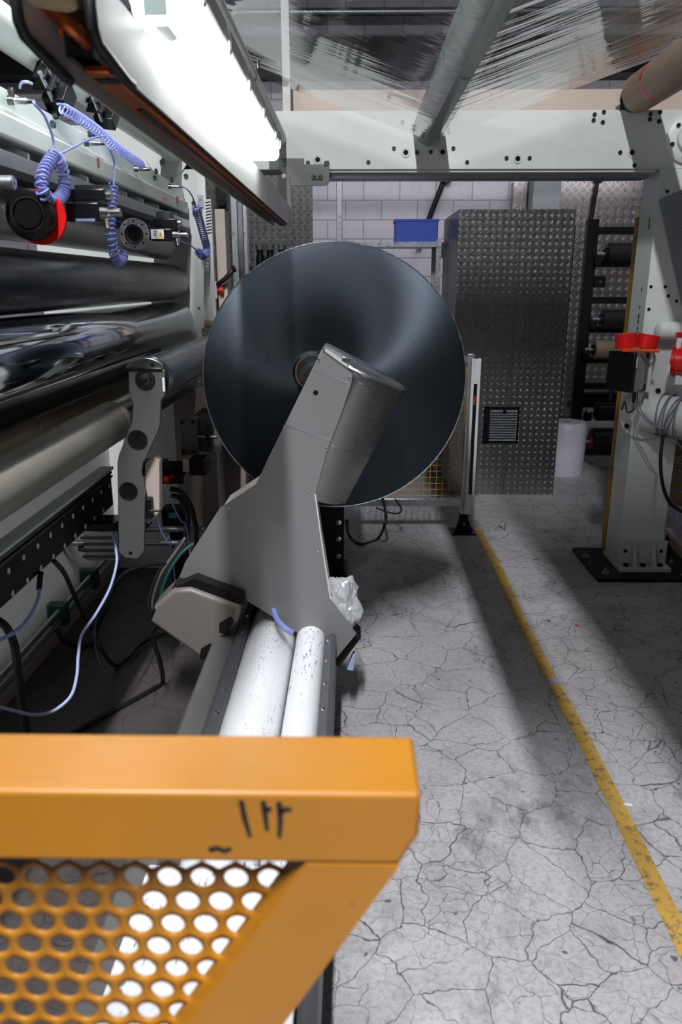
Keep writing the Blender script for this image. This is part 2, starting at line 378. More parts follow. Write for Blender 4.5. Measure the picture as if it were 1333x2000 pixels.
# ================================================================== SETTING
def plane_box(name, x0, x1, y0, y1, z0, z1, mat): return MB().box(x0, x1, y0, y1, z0, z1).build(name, mat, kind='structure')
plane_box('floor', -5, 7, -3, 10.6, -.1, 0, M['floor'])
wb = plane_box('wall_back', -5, 7, 10.0, 10.3, 0, 7.6, M['blocks'])
plane_box('wall_left', -5.2, -5, -3, 10.3, 0, 7.6, M['ceil']); plane_box('wall_right', 7, 7.2, -3, 10.3, 0, 7.6, M['ceil'])
plane_box('ceiling', -5, 7, -3, 10.3, 7.6, 7.8, M['ceil'])
for i, (x, y, z, ln, p) in enumerate(STRIPS):
    t = thing('ceiling_light', (x, y, z), ['long hall strip light hanging above the winder', 'hall strip light hanging above the roller rack', 'hall strip light hanging right of the winder'][i], 'light')
    MB().box(x-.10, x+.10, y-ln/2-.03, y+ln/2+.03, z, z+.06).build('housing', M['white2'], t)
    for sy in (-1, 1): MB().cyl((x, y+sy*ln*.35, z+.06), (x, y+sy*ln*.35, 7.6), .01, 8).build('suspension_rod', M['zinc'], t)
t = thing('added_wall_lamp', (1.2, 8.68, 3.06), 'added unseen lamp behind the crossbeam brightening the block wall', 'light')
MB().box(-1.35, 3.75, 8.64, 8.72, 3.04, 3.16).build('housing', M['white2'], t)
for x in (-1.2, 1.2, 3.6): MB().cyl((x, 8.68, 3.16), (x, 8.68, 7.6), .006, 8).build('hanger_rod', M['zinc'], t)
# deck added out of view on the right; its edge shades the right side of the floor
t = thing('added_shade_deck', (1.7, 0, 3.5), 'added unseen deck that shades the right side of the floor', 'light blocker')
MB().box(.42, 3.4, -2.6, 1.72, 3.6, 3.64).build('deck', M['zinc'], t)
for y in (-2.2, -.9, .4, 1.65): MB().box(.44, 3.4, y-.04, y+.04, 3.5, 3.6).build('cross_beam', M['zinc'], t)
for y in (-2.2, -.9, .4, 1.65): MB().cyl((3.3, y, 3.64), (3.3, y, 7.6), .015, 8).build('hanger_rod', M['zinc'], t)
for y in (-2.2, -.9, .4, 1.65): MB().cyl((.6, y, 3.64), (.6, y, 7.6), .008, 8).build('hanger_rod', M['zinc'], t)
# floor line
def strip_line(a, b, w, mat, z=.0015):
    m = MB(); n = 14; L, Rr = [], []
    for i in range(n+1):
        y = a[1]+(b[1]-a[1])*i/n; x = a[0]+(b[0]-a[0])*i/n+.006*math.sin(y*3.1); L.append((x-w/2+.003*noise.noise((y*9, 0, 1)), y, z)); Rr.append((x+w/2+.003*noise.noise((y*9, 4, 1)), y, z))
    return m.prism(L+Rr[::-1], (0, 0, -.001))
o = strip_line((.905, 1.2), (.895, 3.02), .058, M['line']).build('floor_tape_line', M['line'])
tag(o, 'faded yellow floor tape, the nearer length running out of frame at bottom right', 'floor tape')
o = strip_line((.893, 3.09), (.905, 5.24), .06, M['line']).build('floor_tape_line', M['line'])
tag(o, 'yellow floor tape, the farther length ending beside the fence foot', 'floor tape')
# ---------------------------------------------------------------- background wall features
p0, p1 = at(1080, 350, y=9.9), at(1330, 340, y=9.9)
t = MB().box(2.42, 4.6, 9.9, 9.97, .05, 2.86).build('tread_plate_cladding', M['dp_wall']); tag(t, 'tall tread plate wall cladding behind the black roller rack', 'wall cladding')
o = MB().box(2.08, 2.40, 9.55, 10.0, 0, 3.94).build('column', M['concretecol'], bevel=.01); tag(o, 'grey square column against the block wall behind the cabinet', 'column')
o = MB().box(1.90, 2.06, 9.8, 9.97, 0, 2.85).build('tread_plate_strip', M['dp_wall']); tag(o, 'narrow dark tread plate strip left of the grey column', 'wall cladding')
t = thing('conduit', (1.0, 9.9, 2.3), 'slanting dark tube on the block wall under its junction box', 'conduit')  # dark slanting band on the wall, drawn as a tube
MB().tube([(1.09, 9.93, 2.9), (.86, 9.93, 2.30), (.80, 9.93, 2.1)], .032, 10).build('pipe', M['blackmetal'], t)
MB().box(1.04, 1.16, 9.86, 9.98, 2.85, 3.0).build('junction_box', M['black'], t, bevel=.006)
t = thing('conduit', (2.9, 9.9, 2.3), 'short dark conduit box over the tread plate cladding', 'conduit')
MB().box(2.86, 2.98, 9.8, 9.9, 2.86, 3.02).build('junction_box', M['black'], t, bevel=.006); MB().tube([(2.9, 9.86, 2.86), (2.84, 9.86, 2.2)], .025, 10).build('pipe', M['blackmetal'], t)
o = MB().box(-5, 7, 9.6, 9.95, 3.95, 4.32).build('girder', M['blackmetal']); tag(o, 'dark steel girder high on the back wall', 'girder')
o = MB().cyl((-5, 9.85, 4.62), (7, 9.85, 4.62), .05, 16).build('service_pipe', M['zinc']); tag(o, 'long grey service pipe above the girder on the back wall', 'pipe')
o = MB().box(2.0, 4.2, 9.75, 9.9, 4.0, 4.02).build('cable_tray', M['zinc']); 
bpy.data.objects.remove(o)
# dark clad panel with bottles (left, behind the disc)
XL = -.99
o = MB().box(-1.6, -.37, 7.3, 7.38, 0, 2.78).build('tread_plate_partition', M['dp_dark']); tag(o, 'dark tread plate partition behind the bottle shelf', 'partition')
o = MB().box(-1.5, -.46, 6.98, 7.3, 1.62, 1.65).build('bottle_shelf', M['blackmetal'], bevel=.003); tag(o, 'dark shelf on the tread plate partition behind the disc', 'shelf')
for i, (u, nm) in enumerate([(508, 'leftmost'), (528, 'middle'), (551, 'rightmost')]):
    p = at(u, 480, y=7.1); b = thing('bottle', (p.x, 7.1, 1.65), nm+' of three dark bottles with silver caps on the shelf behind the disc', 'bottle', 'bottles on the dark shelf')
    MB().lathe([(0, 0), (.036, 0), (.038, .01), (.038, .26), (.030, .29), (.030, .33), (0, .33)], (p.x, 7.1, 1.65), (0, 0, 1), 20).build('body', M['black'], b)
    MB().lathe([(0, .33), (.039, .33), (.039, .37), (0, .37)], (p.x, 7.1, 1.65), (0, 0, 1), 20).build('cap', M['steel'], b)
    MB().ring((p.x, 7.1, 1.76), (p.x, 7.1, 1.80), .0390, .036, 20).build('band', M['paper'], b)
for u, lb in ((484, 'small dark spray can left of the three bottles'), (570, 'dark spray can right of the three bottles')):
    p = at(u, 480, y=7.15); b = thing('spray_can', (p.x, 7.15, 1.65), lb, 'spray can')
    MB().lathe([(0, 0), (.030, 0), (.030, .17), (.018, .195), (0, .195)], (p.x, 7.15, 1.65), (0, 0, 1), 18).build('body', M['blackmetal'], b)
    MB().cyl((p.x, 7.15, 1.84), (p.x, 7.15, 1.875), .012, 12).build('cap', M['steel'], b)
o = MB().box(-.145, -.095, 6.9, 6.95, 0, 2.75).build('aluminium_post', M['zinc'], bevel=.004); tag(o, 'thin upright metal post in front of the block wall', 'post')
# shelf rack with blue bin
t = thing('storage_rack', (.45, 7.1, 0), 'galvanised storage rack behind the disc holding the blue bin', 'rack')
for (x, y) in ((.735, 6.95), (.735, 7.35), (-.02, 6.95), (-.02, 7.35)):
    m = MB(); m.box(x-.022, x+.022, y-.003, y+.003, 0, 2.06); m.box(x+.018, x+.022, y, y+.04, 0, 2.06)
    for k in range(20): m.box(x-.008, x+.008, y-.0045, y-.003, .1+k*.1, .14+k*.1)
    m.build('upright', M['zinc'], t)
for z in (.4, 1.2, 2.0): MB().box(-.04, .755, 6.94, 7.37, z, z+.04).build('shelf', M['zinc'], t)
def bin_(x0, x1, z, label, mat):
    b = thing('storage_bin', ((x0+x1)/2, 7.08, z), label, 'bin'); y0, y1 = 6.97, 7.25; h = .185
    m = MB(); m.prism([(x0+.015, y0+.01, z), (x1-.015, y0+.01, z), (x1-.015, y1, z), (x0+.015, y1, z)], (0, 0, .006))
    for (a, c, d, e) in ((x0, x1, y0, y0+.006), (x0, x1, y1-.006, y1), (x0, x0+.006, y0, y1), (x1-.006, x1, y0, y1)): m.box(a, c, d, e, z, z+h)
    m.build('body', mat, b)
    r = MB()
    for (a, c, d, e) in ((x0-.008, x1+.008, y0-.008, y0+.006), (x0-.008, x1+.008, y1-.006, y1+.008), (x0-.008, x0+.006, y0, y1), (x1-.006, x1+.008, y0, y1)): r.box(a, c, d, e, z+h-.018, z+h)
    r.build('rim', mat, b)
    m = MB()
    for k in range(7): xx = x0+(x1-x0)*(k/6); m.box(max(x0, xx-.004), min(x1, xx+.004), y0-.006, y0, z, z+h-.015)
    m.build('rib', mat, b)
bin_(.36, .725, 2.04, 'blue plastic storage bin standing on the storage rack', M['bluebin'])
M['darkbin'] = paint('navy_plastic_bin', (.012, .018, .07), .45, amount=.2)
t = thing('tool_box', (.77, 7.42, 0), 'dark blue crate on a stand between rack and cabinet', 'crate')
MB().box(.765, .86, 7.45, 7.72, 1.93, 2.06).build('body', M['darkbin'], t, bevel=.006); MB().box(.77, .80, 7.5, 7.66, 0, 1.93).build('stand', M['blackmetal'], t)
# ---------------------------------------------------------------- tread plate cabinet
cx0, cx1, cy, ch = .80, 1.68, 6.19, 2.235
t = thing('tread_plate_cabinet', ((cx0+cx1)/2, cy+.4, 0), 'tall tread plate cabinet with a vent grille behind the disc', 'cabinet')
mid = 1.265
MB().box(cx0+.004, cx1-.004, cy+.004, cy+1.0, .0, ch-.002).build('body', M['dp_dark'], t)
lpan = MB().box(cx0, mid-.003, cy, cy+.004, 0, ch).build('front_panel', M['dp_cab'], t); rpan = MB().box(mid+.003, cx1, cy, cy+.004, 0, ch).build('front_panel', M['dp_cab'], t)
MB().box(cx1-.004, cx1, cy+.004, cy+1.0, 0, ch).build('side_panel', M['dp_cab'], t); MB().box(cx0, cx0+.004, cy+.004, cy+1.0, 0, ch).build('side_panel', M['dp_dark'], t)
for z in (2.16, 1.15):
    for x in (mid-.03, mid+.03): MB().cyl((x, cy, z), (x, cy-.004, z), .008, 10).build('screw', M['steel'], t)
vx0, vx1, vz0, vz1 = 1.065, 1.355, .44, .74
MB().box(vx0, vx1, cy-.003, cy, vz0, vz1).build('vent_backing', M['black'], t)
v = MB(); v.box(vx0, vx1, cy-.010, cy-.003, vz1-.012, vz1).box(vx0, vx1, cy-.010, cy-.003, vz0, vz0+.012).box(vx0, vx0+.05, cy-.010, cy-.003, vz0, vz1).box(vx1-.014, vx1, cy-.010, cy-.003, vz0, vz1)
v.build('vent_frame', M['black'], t)
v = MB()
for k in range(12):
    z = vz0+.022+k*.0215; v.prism([(vx0+.052, cy-.002, z+.014), (vx0+.052, cy-.016, z), (vx0+.052, cy-.016, z+.003), (vx0+.052, cy-.002, z+.017)], (vx1-vx0-.07, 0, 0))
v.build('vent_louvres', M['zinc'], t); MB().box(1.22, 1.245, cy-.020, cy-.004, vz1-.05, vz1-.012).build('vent_latch', M['black'], t)
# ---------------------------------------------------------------- black roller rack at right rear
t = thing('roller_rack', (2.7, 7.3, 0), 'black steel rack holding spare rollers in front of tread plate', 'rack')
for x, y in ((2.12, 7.25), (2.12, 8.0), (3.5, 7.25), (3.5, 8.0)): MB().box(x-.05, x+.05, y-.04, y+.04, 0, 2.24).build('post', M['blackmetal'], t, bevel=.004)
for z in (2.12, 1.84, 1.52, 1.26, .98, .74, .10): MB().box(2.12, 3.5, 7.27, 7.33, z, z+.06).build('rail', M['blackmetal'], t, bevel=.003)
MB().box(2.17, 2.27, 7.2, 7.24, 1.66, 1.76).build('bracket', M['blackmetal'], t); MB().cyl((2.22, 7.2, 1.71), (2.22, 7.19, 1.71), .012, 10).build('bolt', M['steel'], t)
def spare(z0, z1, x0, y, mat, label, endm='blackmetal', hub=None):
    zc = (z0+z1)/2; r = (z1-z0)/2
    s = thing('spare_roller', (x0+.4, y, z0), label, 'roller', 'spare rollers on the rack')
    MB().lathe([(0, 0), (r*.93, 0), (r, .006), (r, .9), (0, .9)], (x0, y, zc), (1, 0, 0), 36).build('barrel', M[mat], s)
    MB().cyl((x0-.02, y, zc), (x0, y, zc), r*.55, 20).build('end_hub', M[hub or endm], s)
    MB().cyl((x0-.085, y, zc), (x0-.02, y, zc), .022, 14).build('journal', M['zinc'], s)
    MB().box(x0-.10, x0-.04, y-.03, y+.045, zc-r, zc-.012).build('bearing_block', M['blackmetal'], s, bevel=.005)
Y = 7.16
spare(1.85, 2.04, 2.24, Y, 'rubber', 'black spare roller in the topmost place of the rack')
spare(1.30, 1.47, 2.25, Y, 'rubber', 'black spare roller just above the tan one on the rack')
spare(1.03, 1.20, 2.21, Y, 'brownroll', 'tan spare roller on the black rack behind the device box')
spare(.46, .63, 2.28, Y, 'rubber', 'black spare roller with shiny journal low in the rack, in front')
spare(.53, .69, 2.22, Y+.35, 'rubber', 'black spare roller low in the rack, set back behind another')
spare(.13, .39, 2.24, Y, 'rubber', 'thick black spare roller with magenta hub lowest in the rack', hub='magenta') if 'magenta' in M else None
M['magenta'] = paint('magenta_hub', (.25, .01, .06), .4, amount=.2); spare(.13, .39, 2.26, Y, 'rubber', 'thick black spare roller with dark red hub lowest in the rack', hub='magenta')
# bubble wrap roll
t = thing('bubble_wrap_roll', (1.93, 6.98, 0), 'upright roll of white bubble wrap standing beside the cabinet', 'roll')
prof = [(.045, .0), (.175, .0), (.182, .03), (.18, .2), (.184, .40), (.178, .47), (.165, .485), (.045, .485), (.045, .0)]
MB().lathe(prof, (1.97, 6.98, 0), (0, 0, 1), 40).build('wrap', M['bubblewrap'], t); MB().ring((1.97, 6.98, 0), (1.97, 6.98, .48), .045, .038, 20).build('core', M['card'], t)
# ---------------------------------------------------------------- yellow grid fence with light curtain
t = thing('grid_fence', (.3, 5.15, 0), 'low aluminium fence panel with yellow wire grid behind the disc', 'fence')
fy = 5.18
MB().box(-.25, .765, fy-.02, fy+.02, .195, .25).build('bottom_rail', M['alu'], t, bevel=.003); MB().box(-.25, .80, fy-.02, fy+.02, 1.19, 1.235).build('top_rail', M['alu'], t, bevel=.003)
MB().box(.765, .81, fy-.022, fy+.022, .12, 1.25).build('post', M['alu'], t, bevel=.003); MB().box(-.29, -.25, fy-.02, fy+.02, .0, 1.25).build('post', M['alu'], t, bevel=.003)
g = MB(); x = -.24
while x < .765: g.cyl((x, fy, .25), (x, fy, 1.19), .0022, 6); x += .0435
z = .27
while z < 1.19: g.cyl((-.25, fy+.004, z), (.765, fy+.004, z), .0022, 6); z += .0435
g.build('wire_grid', M['grid'], t)
f = MB(); f.prism([(.70, fy-.075, 0), (.87, fy-.075, 0), (.87, fy+.075, 0), (.70, fy+.075, 0)], (0, 0, .012)); f.xz([(.72, .012), (.765, .13), (.765, .012)], fy-.03, fy-.02).xz([(.855, .012), (.81, .13), (.81, .012)], fy-.03, fy-.02)
f.box(.757, .818, fy-.03, fy+.03, .012, .14); f.build('foot', M['black'], t, bevel=.003); MB().cyl((.79, fy-.03, .07), (.79, fy-.036, .07), .010, 12).build('foot_bolt', M['steel'], t)
t = thing('light_curtain', (.82, 5.1, .16), 'white upright light curtain with dark slot on the fence post', 'sensor')
m = MB(); yy = 5.115
m.box(.783, .799, yy-.022, yy+.03, .16, 1.225).box(.827, .843, yy-.022, yy+.03, .16, 1.225).box(.799, .827, yy-.022, yy+.03, .16, .30).box(.799, .827, yy-.022, yy+.03, 1.06, 1.225)
m.build('housing', M['white'], t, bevel=.002); MB().box(.799, .827, yy-.008, yy+.03, .30, 1.06).build('lens_strip', M['black'], t); MB().box(.806, .82, yy-.010, yy-.008, .92, .98).build('indicator', M['red'], t)
# cables under the fence
o = MB().tube(smooth_path([at(678, 1018, y=4.4), at(682, 1045, z=.03), at(705, 1062, z=.012), at(738, 1052, z=.012), at(753, 1020, y=4.8), at(752, 990, y=5.0), at(745, 965, y=5.1)]), .010, 8).build('floor_cable', M['hose']); tag(o, 'black cable looping onto the floor below the fence', 'cable')
o = MB().tube(smooth_path([at(735, 992, y=5.0), at(770, 1003, y=5.0), at(785, 996, y=5.05), at(772, 975, y=5.1)]), .006, 8).build('floor_cable', M['hose']); tag(o, 'thin grey cable kinked over the fence bottom rail', 'cable')
# ================================================================== FRAME: crossbeam, post
BY = 4.43
def B(u, v, d=0): return at(u, v, y=BY-d)
t = thing('frame_crossbeam', (1.0, BY, 2.28), 'long white frame crossbeam spanning above the passage', 'beam')
zb, zt = 2.281, 2.565
MB().box(-.92, 2.7, BY, BY+.22, zb, zt).build('web_plate', M['white'], t, bevel=.003)
MB().box(-.36, 1.60, BY+.06, BY+.20, zb-.035, zb).build('bottom_rail', M['zinc'], t); MB().box(-.36, 1.61, BY+.012, BY+.06, zb-.013, zb).build('rail_lip', M['white'], t, bevel=.002); MB().box(-.355, 2.7, BY+.22, BY+.235, zt, zt+.145).build('back_flange', M['beige'], t)
MB().box(-.355, 2.7, BY+.1, BY+.235, zt, zt+.01).build('top_lip', M['beige'], t)
for (u, v) in ((621, 312), (793, 298), (865, 297), (1012, 310), (1235, 298)):
    p = B(u, v); r = MB().ring(p, p-V((0, .004, 0)), .024, .013, 28).build('bushing', M['white2'], t); MB().cyl(p+V((0, .0, 0)), p-V((0, .0012, 0)), .0135, 20).build('bore', M['black'], r)
for (u, v) in ((602, 318), (640, 318), (720, 317), (770, 290), (815, 298), (842, 297), (886, 290), (913, 317), (990, 309), (1035, 309), (1212, 298), (1240, 323), (1162, 224), (1180, 219), (1160, 235), (1178, 239), (1271, 223), (1290, 219), (1270, 233), (1288, 237)):
    p = B(u, v); MB().lathe([(0, 0), (.011, 0), (.011, .004), (.006, .004), (.006, .001), (0, .001)], p, (0, -1, 0), 14).build('screw', M['darksteel'], t)
t = thing('bearing_cover', B(1335, 270), 'round white bearing cover bolted on the crossbeam at right', 'cover')
p = B(1344, 272); MB().lathe([(0, 0), (.118, 0), (.118, .016), (.108, .024), (.07, .026), (.065, .05), (0, .05)], p, (0, -1, 0), 48).build('flange', M['white'], t)
for a in range(6): q = p+V((math.cos(a*1.047+.3)*.092, -.024, math.sin(a*1.047+.3)*.092)); bolt(MB(), q, (0, -1, 0), .011, .012).build('bolt', M['darksteel'], t)
# gusset + little hanger arm
t = thing('hanger_bracket', B(600, 360, .03), 'grey steel bracket plate under the crossbeam holding the channel end', 'bracket')
PB = BY-.012
g = [at(u, v, y=PB) for u, v in ((546, 309), (594, 309), (594, 321), (644, 321), (644, 355), (641, 360), (635, 363), (569, 363), (546, 330))]
MB().prism(g, (0, .010, 0)).build('plate', M['steelarm'], t, bevel=.0015)
g = [at(u, v, y=PB-.012) for u, v in ((545, 345), (548, 340), (555, 338), (562, 340), (566, 346), (571, 410), (571, 446), (556, 430), (545, 395))]
MB().prism(g, (0, .010, 0)).build('arm', M['steelarm'], t, bevel=.0015)
for (u, v, m_) in ((555, 344, 'steel'), (555, 320, 'darksteel'), (637, 319, 'darksteel'), (620, 346, 'steel'), (613, 346, 'darksteel'), (627, 346, 'darksteel')): MB().lathe([(0, 0), (.012, 0), (.012, .008), (0, .008)], at(u, v, y=PB-.012 if v == 344 else PB), (0, -1, 0), 12).build('bolt', M[m_], t)
# right post
t = thing('frame_post', (1.75, 4.55, 0), 'white steel frame post carrying the crossbeam at right', 'post')
MB().box(1.46, 2.2, 4.24, 4.8, 0, .022).build('base_plate', M['blackmetal'], t, bevel=.003)
MB().box(1.632, 1.90, BY, BY+.24, .05, zb).build('column', M['white'], t, bevel=.004); MB().box(1.63, 1.645, BY-.002, BY+.24, .6, zb).build('side_flange', M['green_white'], t)
MB().box(1.70, 2.7, BY+.004, BY+.05, .82, zb).build('front_plate', M['white'], t, bevel=.003)
f = MB(); f.box(1.62, 1.93, BY-.085, BY+.24, .022, .05); f.box(1.632, 1.92, BY-.014, BY, .05, .20); f.build('foot_flange', M['white2'], t, bevel=.003)
for x in (1.705, 1.82): MB().prism([(x, BY-.014, .05), (x, BY-.078, .05), (x, BY-.060, .09), (x, BY-.024, .19), (x, BY-.014, .19)], (.022, 0, 0)).build('gusset', M['white2'], t, bevel=.002)
for x, z in ((1.668, .135), (1.885, .135)): MB().lathe([(0, 0), (.012, 0), (.012, .003), (0, .003)], (x, BY-.014, z), (0, -1, 0), 12).build('hole', M['black'], t)
for x in (1.668, 1.77, 1.875): m = MB(); bolt(m, (x, BY-.05, .05), (0, 0, 1), .017, .018); m.build('anchor_bolt', M['black'], t)
for x, y in ((1.50, 4.62), (1.53, 4.33), (1.99, 4.30), (2.0, 4.52)):
    m = MB(); m.cyl((x, y, .022), (x, y, .026), .022, 16); bolt(m, (x, y, .026), (0, 0, 1), .014, .014); m.cyl((x, y, .04), (x, y, .055), .007, 10); m.build('anchor_bolt', M['steel'], t)
for (u, v) in ((1304, 374), (1272, 560), (1300, 560), (1306, 578), (1322, 588), (1268, 604)): p = at(u, v, y=BY); MB().cyl(p, p-V((0, .003, 0)), .009, 12).build('hole', M['black'], t)
for (v, h) in ((437, .03), (565, .01), (600, .008), (618, .014), (628, .01), (641, .008), (652, .014)): p = at(1268-(v-437)*.11, v, x=1.628); MB().box(1.628, 1.6315, p.y-.006, p.y+.006, p.z-h, p.z+h).build('slot', M['black'], t)
t = thing('aluminium_cover', B(1320, 480, .02), 'dark aluminium sheet cover screwed onto the white post plate', 'cover')
g = [at(u, v, y=BY-.004) for u, v in ((1287, 391), (1336, 369), (1420, 340), (1420, 596), (1331, 596), (1328, 580))]
MB().prism(g, (0, -.006, 0)).build('sheet', paint('mottled_aluminium', (.40, .41, .44), .28, amount=.6, metal=.6), t, bevel=.001)
for u, v in ((1307, 413), (1323, 490), (1304, 398)): p = at(u, v, y=BY-.010); MB().cyl(p, p-V((0, .004, 0)), .008, 12).build('screw', M['steel'], t)
# pipes at right
t = thing('tie_tube', B(1330, 645), 'white tie tube sticking out from the post above the device box', 'tube')
p = at(1312, 645, y=4.40); MB().lathe([(0, 0), (.03, .0), (.046, .012), (.05, .03), (.05, 1.1), (0, 1.1)], (p.x-.09, 4.385, p.z), (1, 0, -.02), 32).build('tube', M['white'], t)
t = thing('cross_tube', B(1300, 800), 'thick pale cross tube with flange wrapped in grey cable loops', 'tube')
TZ, TY = .985, 4.30; tx = 1.66
MB().lathe([(0, 0), (.112, 0), (.112, 1.2), (0, 1.2)], (1.70, BY-.002, TZ), (.80, -.60, -.06), 40).build('tube', M['white'], t)
MB().lathe([(0, 0), (.155, 0), (.155, .016), (0, .016)], (1.70, BY-.018, TZ), (0, 1, 0), 40).build('flange', M['white'], t)
for a in (70, 215, 300): MB().lathe([(0, 0), (.014, 0), (.014, .014), (0, .014)], (1.70+.135*math.cos(math.radians(a)), BY-.018, TZ+.135*math.sin(math.radians(a))), (0, -1, 0), 10).build('bolt', M['black'], t)
dirx = V((.80, -.60, -.06)).normalized(); org = V((1.70, BY, TZ))
for i in range(7):
    a = .10+i*.016; c = org+dirx*a; e1 = dirx.orthogonal().normalized(); e2 = dirx.cross(e1); pts = []
    tilt = random.uniform(-.35, .35); rr = .119+random.uniform(0, .010)
    for k in range(37):
        th = 2*math.pi*k/36; pts.append(c+(e1*math.cos(th)+e2*math.sin(th))*rr+dirx*(tilt*.12*math.sin(th+i)))
    o = MB().tube(pts, .0042, 6).build('cable_loop', M['greycable']); tag(o, 'thin grey cable wound round the thick cross tube at right', 'cable', 'grey cable loops on the cross tube')
o = MB().tube(smooth_path([at(1296, 850, y=4.16), at(1291, 900, y=4.16), at(1296, 950, y=4.18), at(1312, 985, y=4.2), at(1345, 1005, y=4.2)]), .010, 8).build('hanging_cable', M['hose']); tag(o, 'black cable hanging from the thick cross tube at right', 'cable')
o = MB().tube(smooth_path([at(1322, 840, y=4.1), at(1322, 862, y=4.1), at(1340, 880, y=4.1)]), .004, 6).build('hanging_cable', M['greycable']); tag(o, 'thin grey cable end drooping at the right frame edge', 'cable')
for i, v in enumerate((915, 932, 952)):
    o = MB().tube(smooth_path([at(1308, v, y=4.82), at(1322, v+4, y=4.80), at(1345, v+12, y=4.78)]), .005, 6).build('air_hose', M['blue']); tag(o, ['top', 'middle', 'lowest'][i]+' of three short blue hoses in front of the ochre guard', 'hose', 'blue hoses by the ochre guard')
o = MB().tube(smooth_path([at(1303, 968, y=4.7), at(1318, 985, y=4.7), at(1322, 1010, y=4.7), at(1330, 1035, y=4.6), at(1350, 1040, y=4.5)]), .006, 6).build('air_hose', M['blue']); tag(o, 'blue hose curving down to the floor behind the post', 'hose')
# ochre perforated guard behind the post
t = thing('perforated_guard', (2.2, 4.9, .29), 'ochre perforated guard panel standing behind the white post', 'guard')
MB().box(1.685, 1.72, 4.86, 4.90, .0, 2.075).build('frame', M['goldguard'], t); MB().box(1.72, 2.8, 4.86, 4.90, .29, .33).build('frame', M['goldguard'], t)
def perforated(x0, x1, z0, z1, y, pitch, rad, clip=None, seg=12):
    m = MB(); rows = int((z1-z0)/(pitch*.866)); vs, fs = [], []
    R = pitch/math.sqrt(3)
    for j in range(rows+1):
        zc = z1-j*pitch*.866; x = x1-(pitch/2 if j % 2 else 0)
        while x > x0:
            if clip is None or clip(x, zc):
                b = len(vs)
                for k in range(seg):
                    a = 2*math.pi*k/seg+math.pi/2; kk = (a-math.pi/2) % (math.pi/3)-math.pi/6
                    hr = R*math.cos(math.pi/6)/math.cos(kk)
                    vs.append((x+hr*math.cos(a), y, zc+hr*math.sin(a)))
                for k in range(seg):
                    a = 2*math.pi*k/seg+math.pi/2; vs.append((x+rad*math.cos(a), y, zc+rad*math.sin(a)))
                for k in range(seg): k2 = (k+1) % seg; fs.append((b+k, b+k2, b+seg+k2, b+seg+k))
            x -= pitch
    m._add(vs, fs); bmesh.ops.remove_doubles(m.bm, verts=m.bm.verts, dist=1e-4); return m
o = perforated(1.9, 2.6, .33, .9, 4.88, .017, .005).build('perforated_sheet', M['goldguard'], t); 
m = o.modifiers.new('s', 'SOLIDIFY'); m.thickness = .002
# pallet bit on floor right
t = thing('steel_trestle', (2.25, 4.7, 0), 'low brown steel trestle on the floor behind the post base', 'trestle')
for k in (0, 1): a, b = at(1303, 1035+k*14, y=4.85), at(1350, 1085+k*14, y=4.5); MB().tube([a, b], .022, 4).build('rail', M['beige'], t)
a = at(1310, 1045, y=4.8); MB().box(a.x-.02, a.x+.02, 4.78, 4.82, 0, a.z).build('leg', M['blackmetal'], t); a = at(1350, 1090, y=4.5); MB().box(a.x-.02, a.x+.02, 4.48, 4.52, 0, a.z).build('leg', M['blackmetal'], t)
# device box on the post
DX = V((1.535, 4.24, 0)); ang = math.radians(-50)
Mx = Matrix.Translation(DX) @ Matrix.Rotation(math.radians(12), 4, 'Z')
t = thing('device_box', (1.56, 4.3, 1.13), 'black and grey device box mounted on the white post under red tape rolls', 'device')
zb0, zb1 = 1.125, 1.342
# lid faces left-forward (towards the machine), body goes back to the right
lid = [(1.405, 4.34), (1.545, 4.20)]; dl = V((lid[1][0]-lid[0][0], lid[1][1]-lid[0][1], 0)).normalized(); nb = V((-dl.y, dl.x, 0))  # nb: backwards/right
A = V((1.42, 4.335, 0)); Bp = V((1.522, 4.20, 0))
MB().prism([A+V((0, 0, zb0)), Bp+V((0, 0, zb0)), Bp+V((0, 0, zb1)), A+V((0, 0, zb1))], nb*.03).build('lid', M['black'], t, bevel=.006)
MB().prism([A+nb*.03+dl*.006+V((0, 0, zb0+.006)), Bp+nb*.03-dl*.006+V((0, 0, zb0+.006)), Bp+nb*.03-dl*.006+V((0, 0, zb1-.006)), A+nb*.03+dl*.006+V((0, 0, zb1-.006))], nb*.125).build('body', paint('grey_box_casting', (.34, .34, .36), .45, amount=.2), t, bevel=.003)
MB().prism([A+nb*.155+V((0, 0, zb0)), Bp+nb*.155+V((0, 0, zb0)), Bp+nb*.155+V((0, 0, zb1)), A+nb*.155+V((0, 0, zb1))], nb*.02).build('back_frame', M['black'], t, bevel=.004)
MB().prism([A+nb*.175+V((0, 0, zb0-.01)), Bp+dl*.02+nb*.175+V((0, 0, zb0-.01)), Bp+dl*.02+nb*.175+V((0, 0, zb1+.004)), A+nb*.175+V((0, 0, zb1+.004))], nb*.005).build('mounting_plate', M['white'], t)
MB().box(1.58, 1.64, 4.31, BY, 1.16, 1.30).build('mounting_bracket', M['zinc'], t)
q = A+dl*.075+V((0, 0, 1.25)); MB().lathe([(0, 0), (.022, 0), (.022, .002), (.017, .002), (.017, .0012), (0, .0012)], q, -nb, 24).build('emblem', M['zinc'], t)
q = A+dl*.150+V((0, 0, 1.285)); lb_ = MB().prism([q-dl*.022+V((0, 0, -.025)), q+dl*.022+V((0, 0, -.025)), q+dl*.022+V((0, 0, .032)), q-dl*.022+V((0, 0, .032))], -nb*.0015).build('label', M['paper'], t)
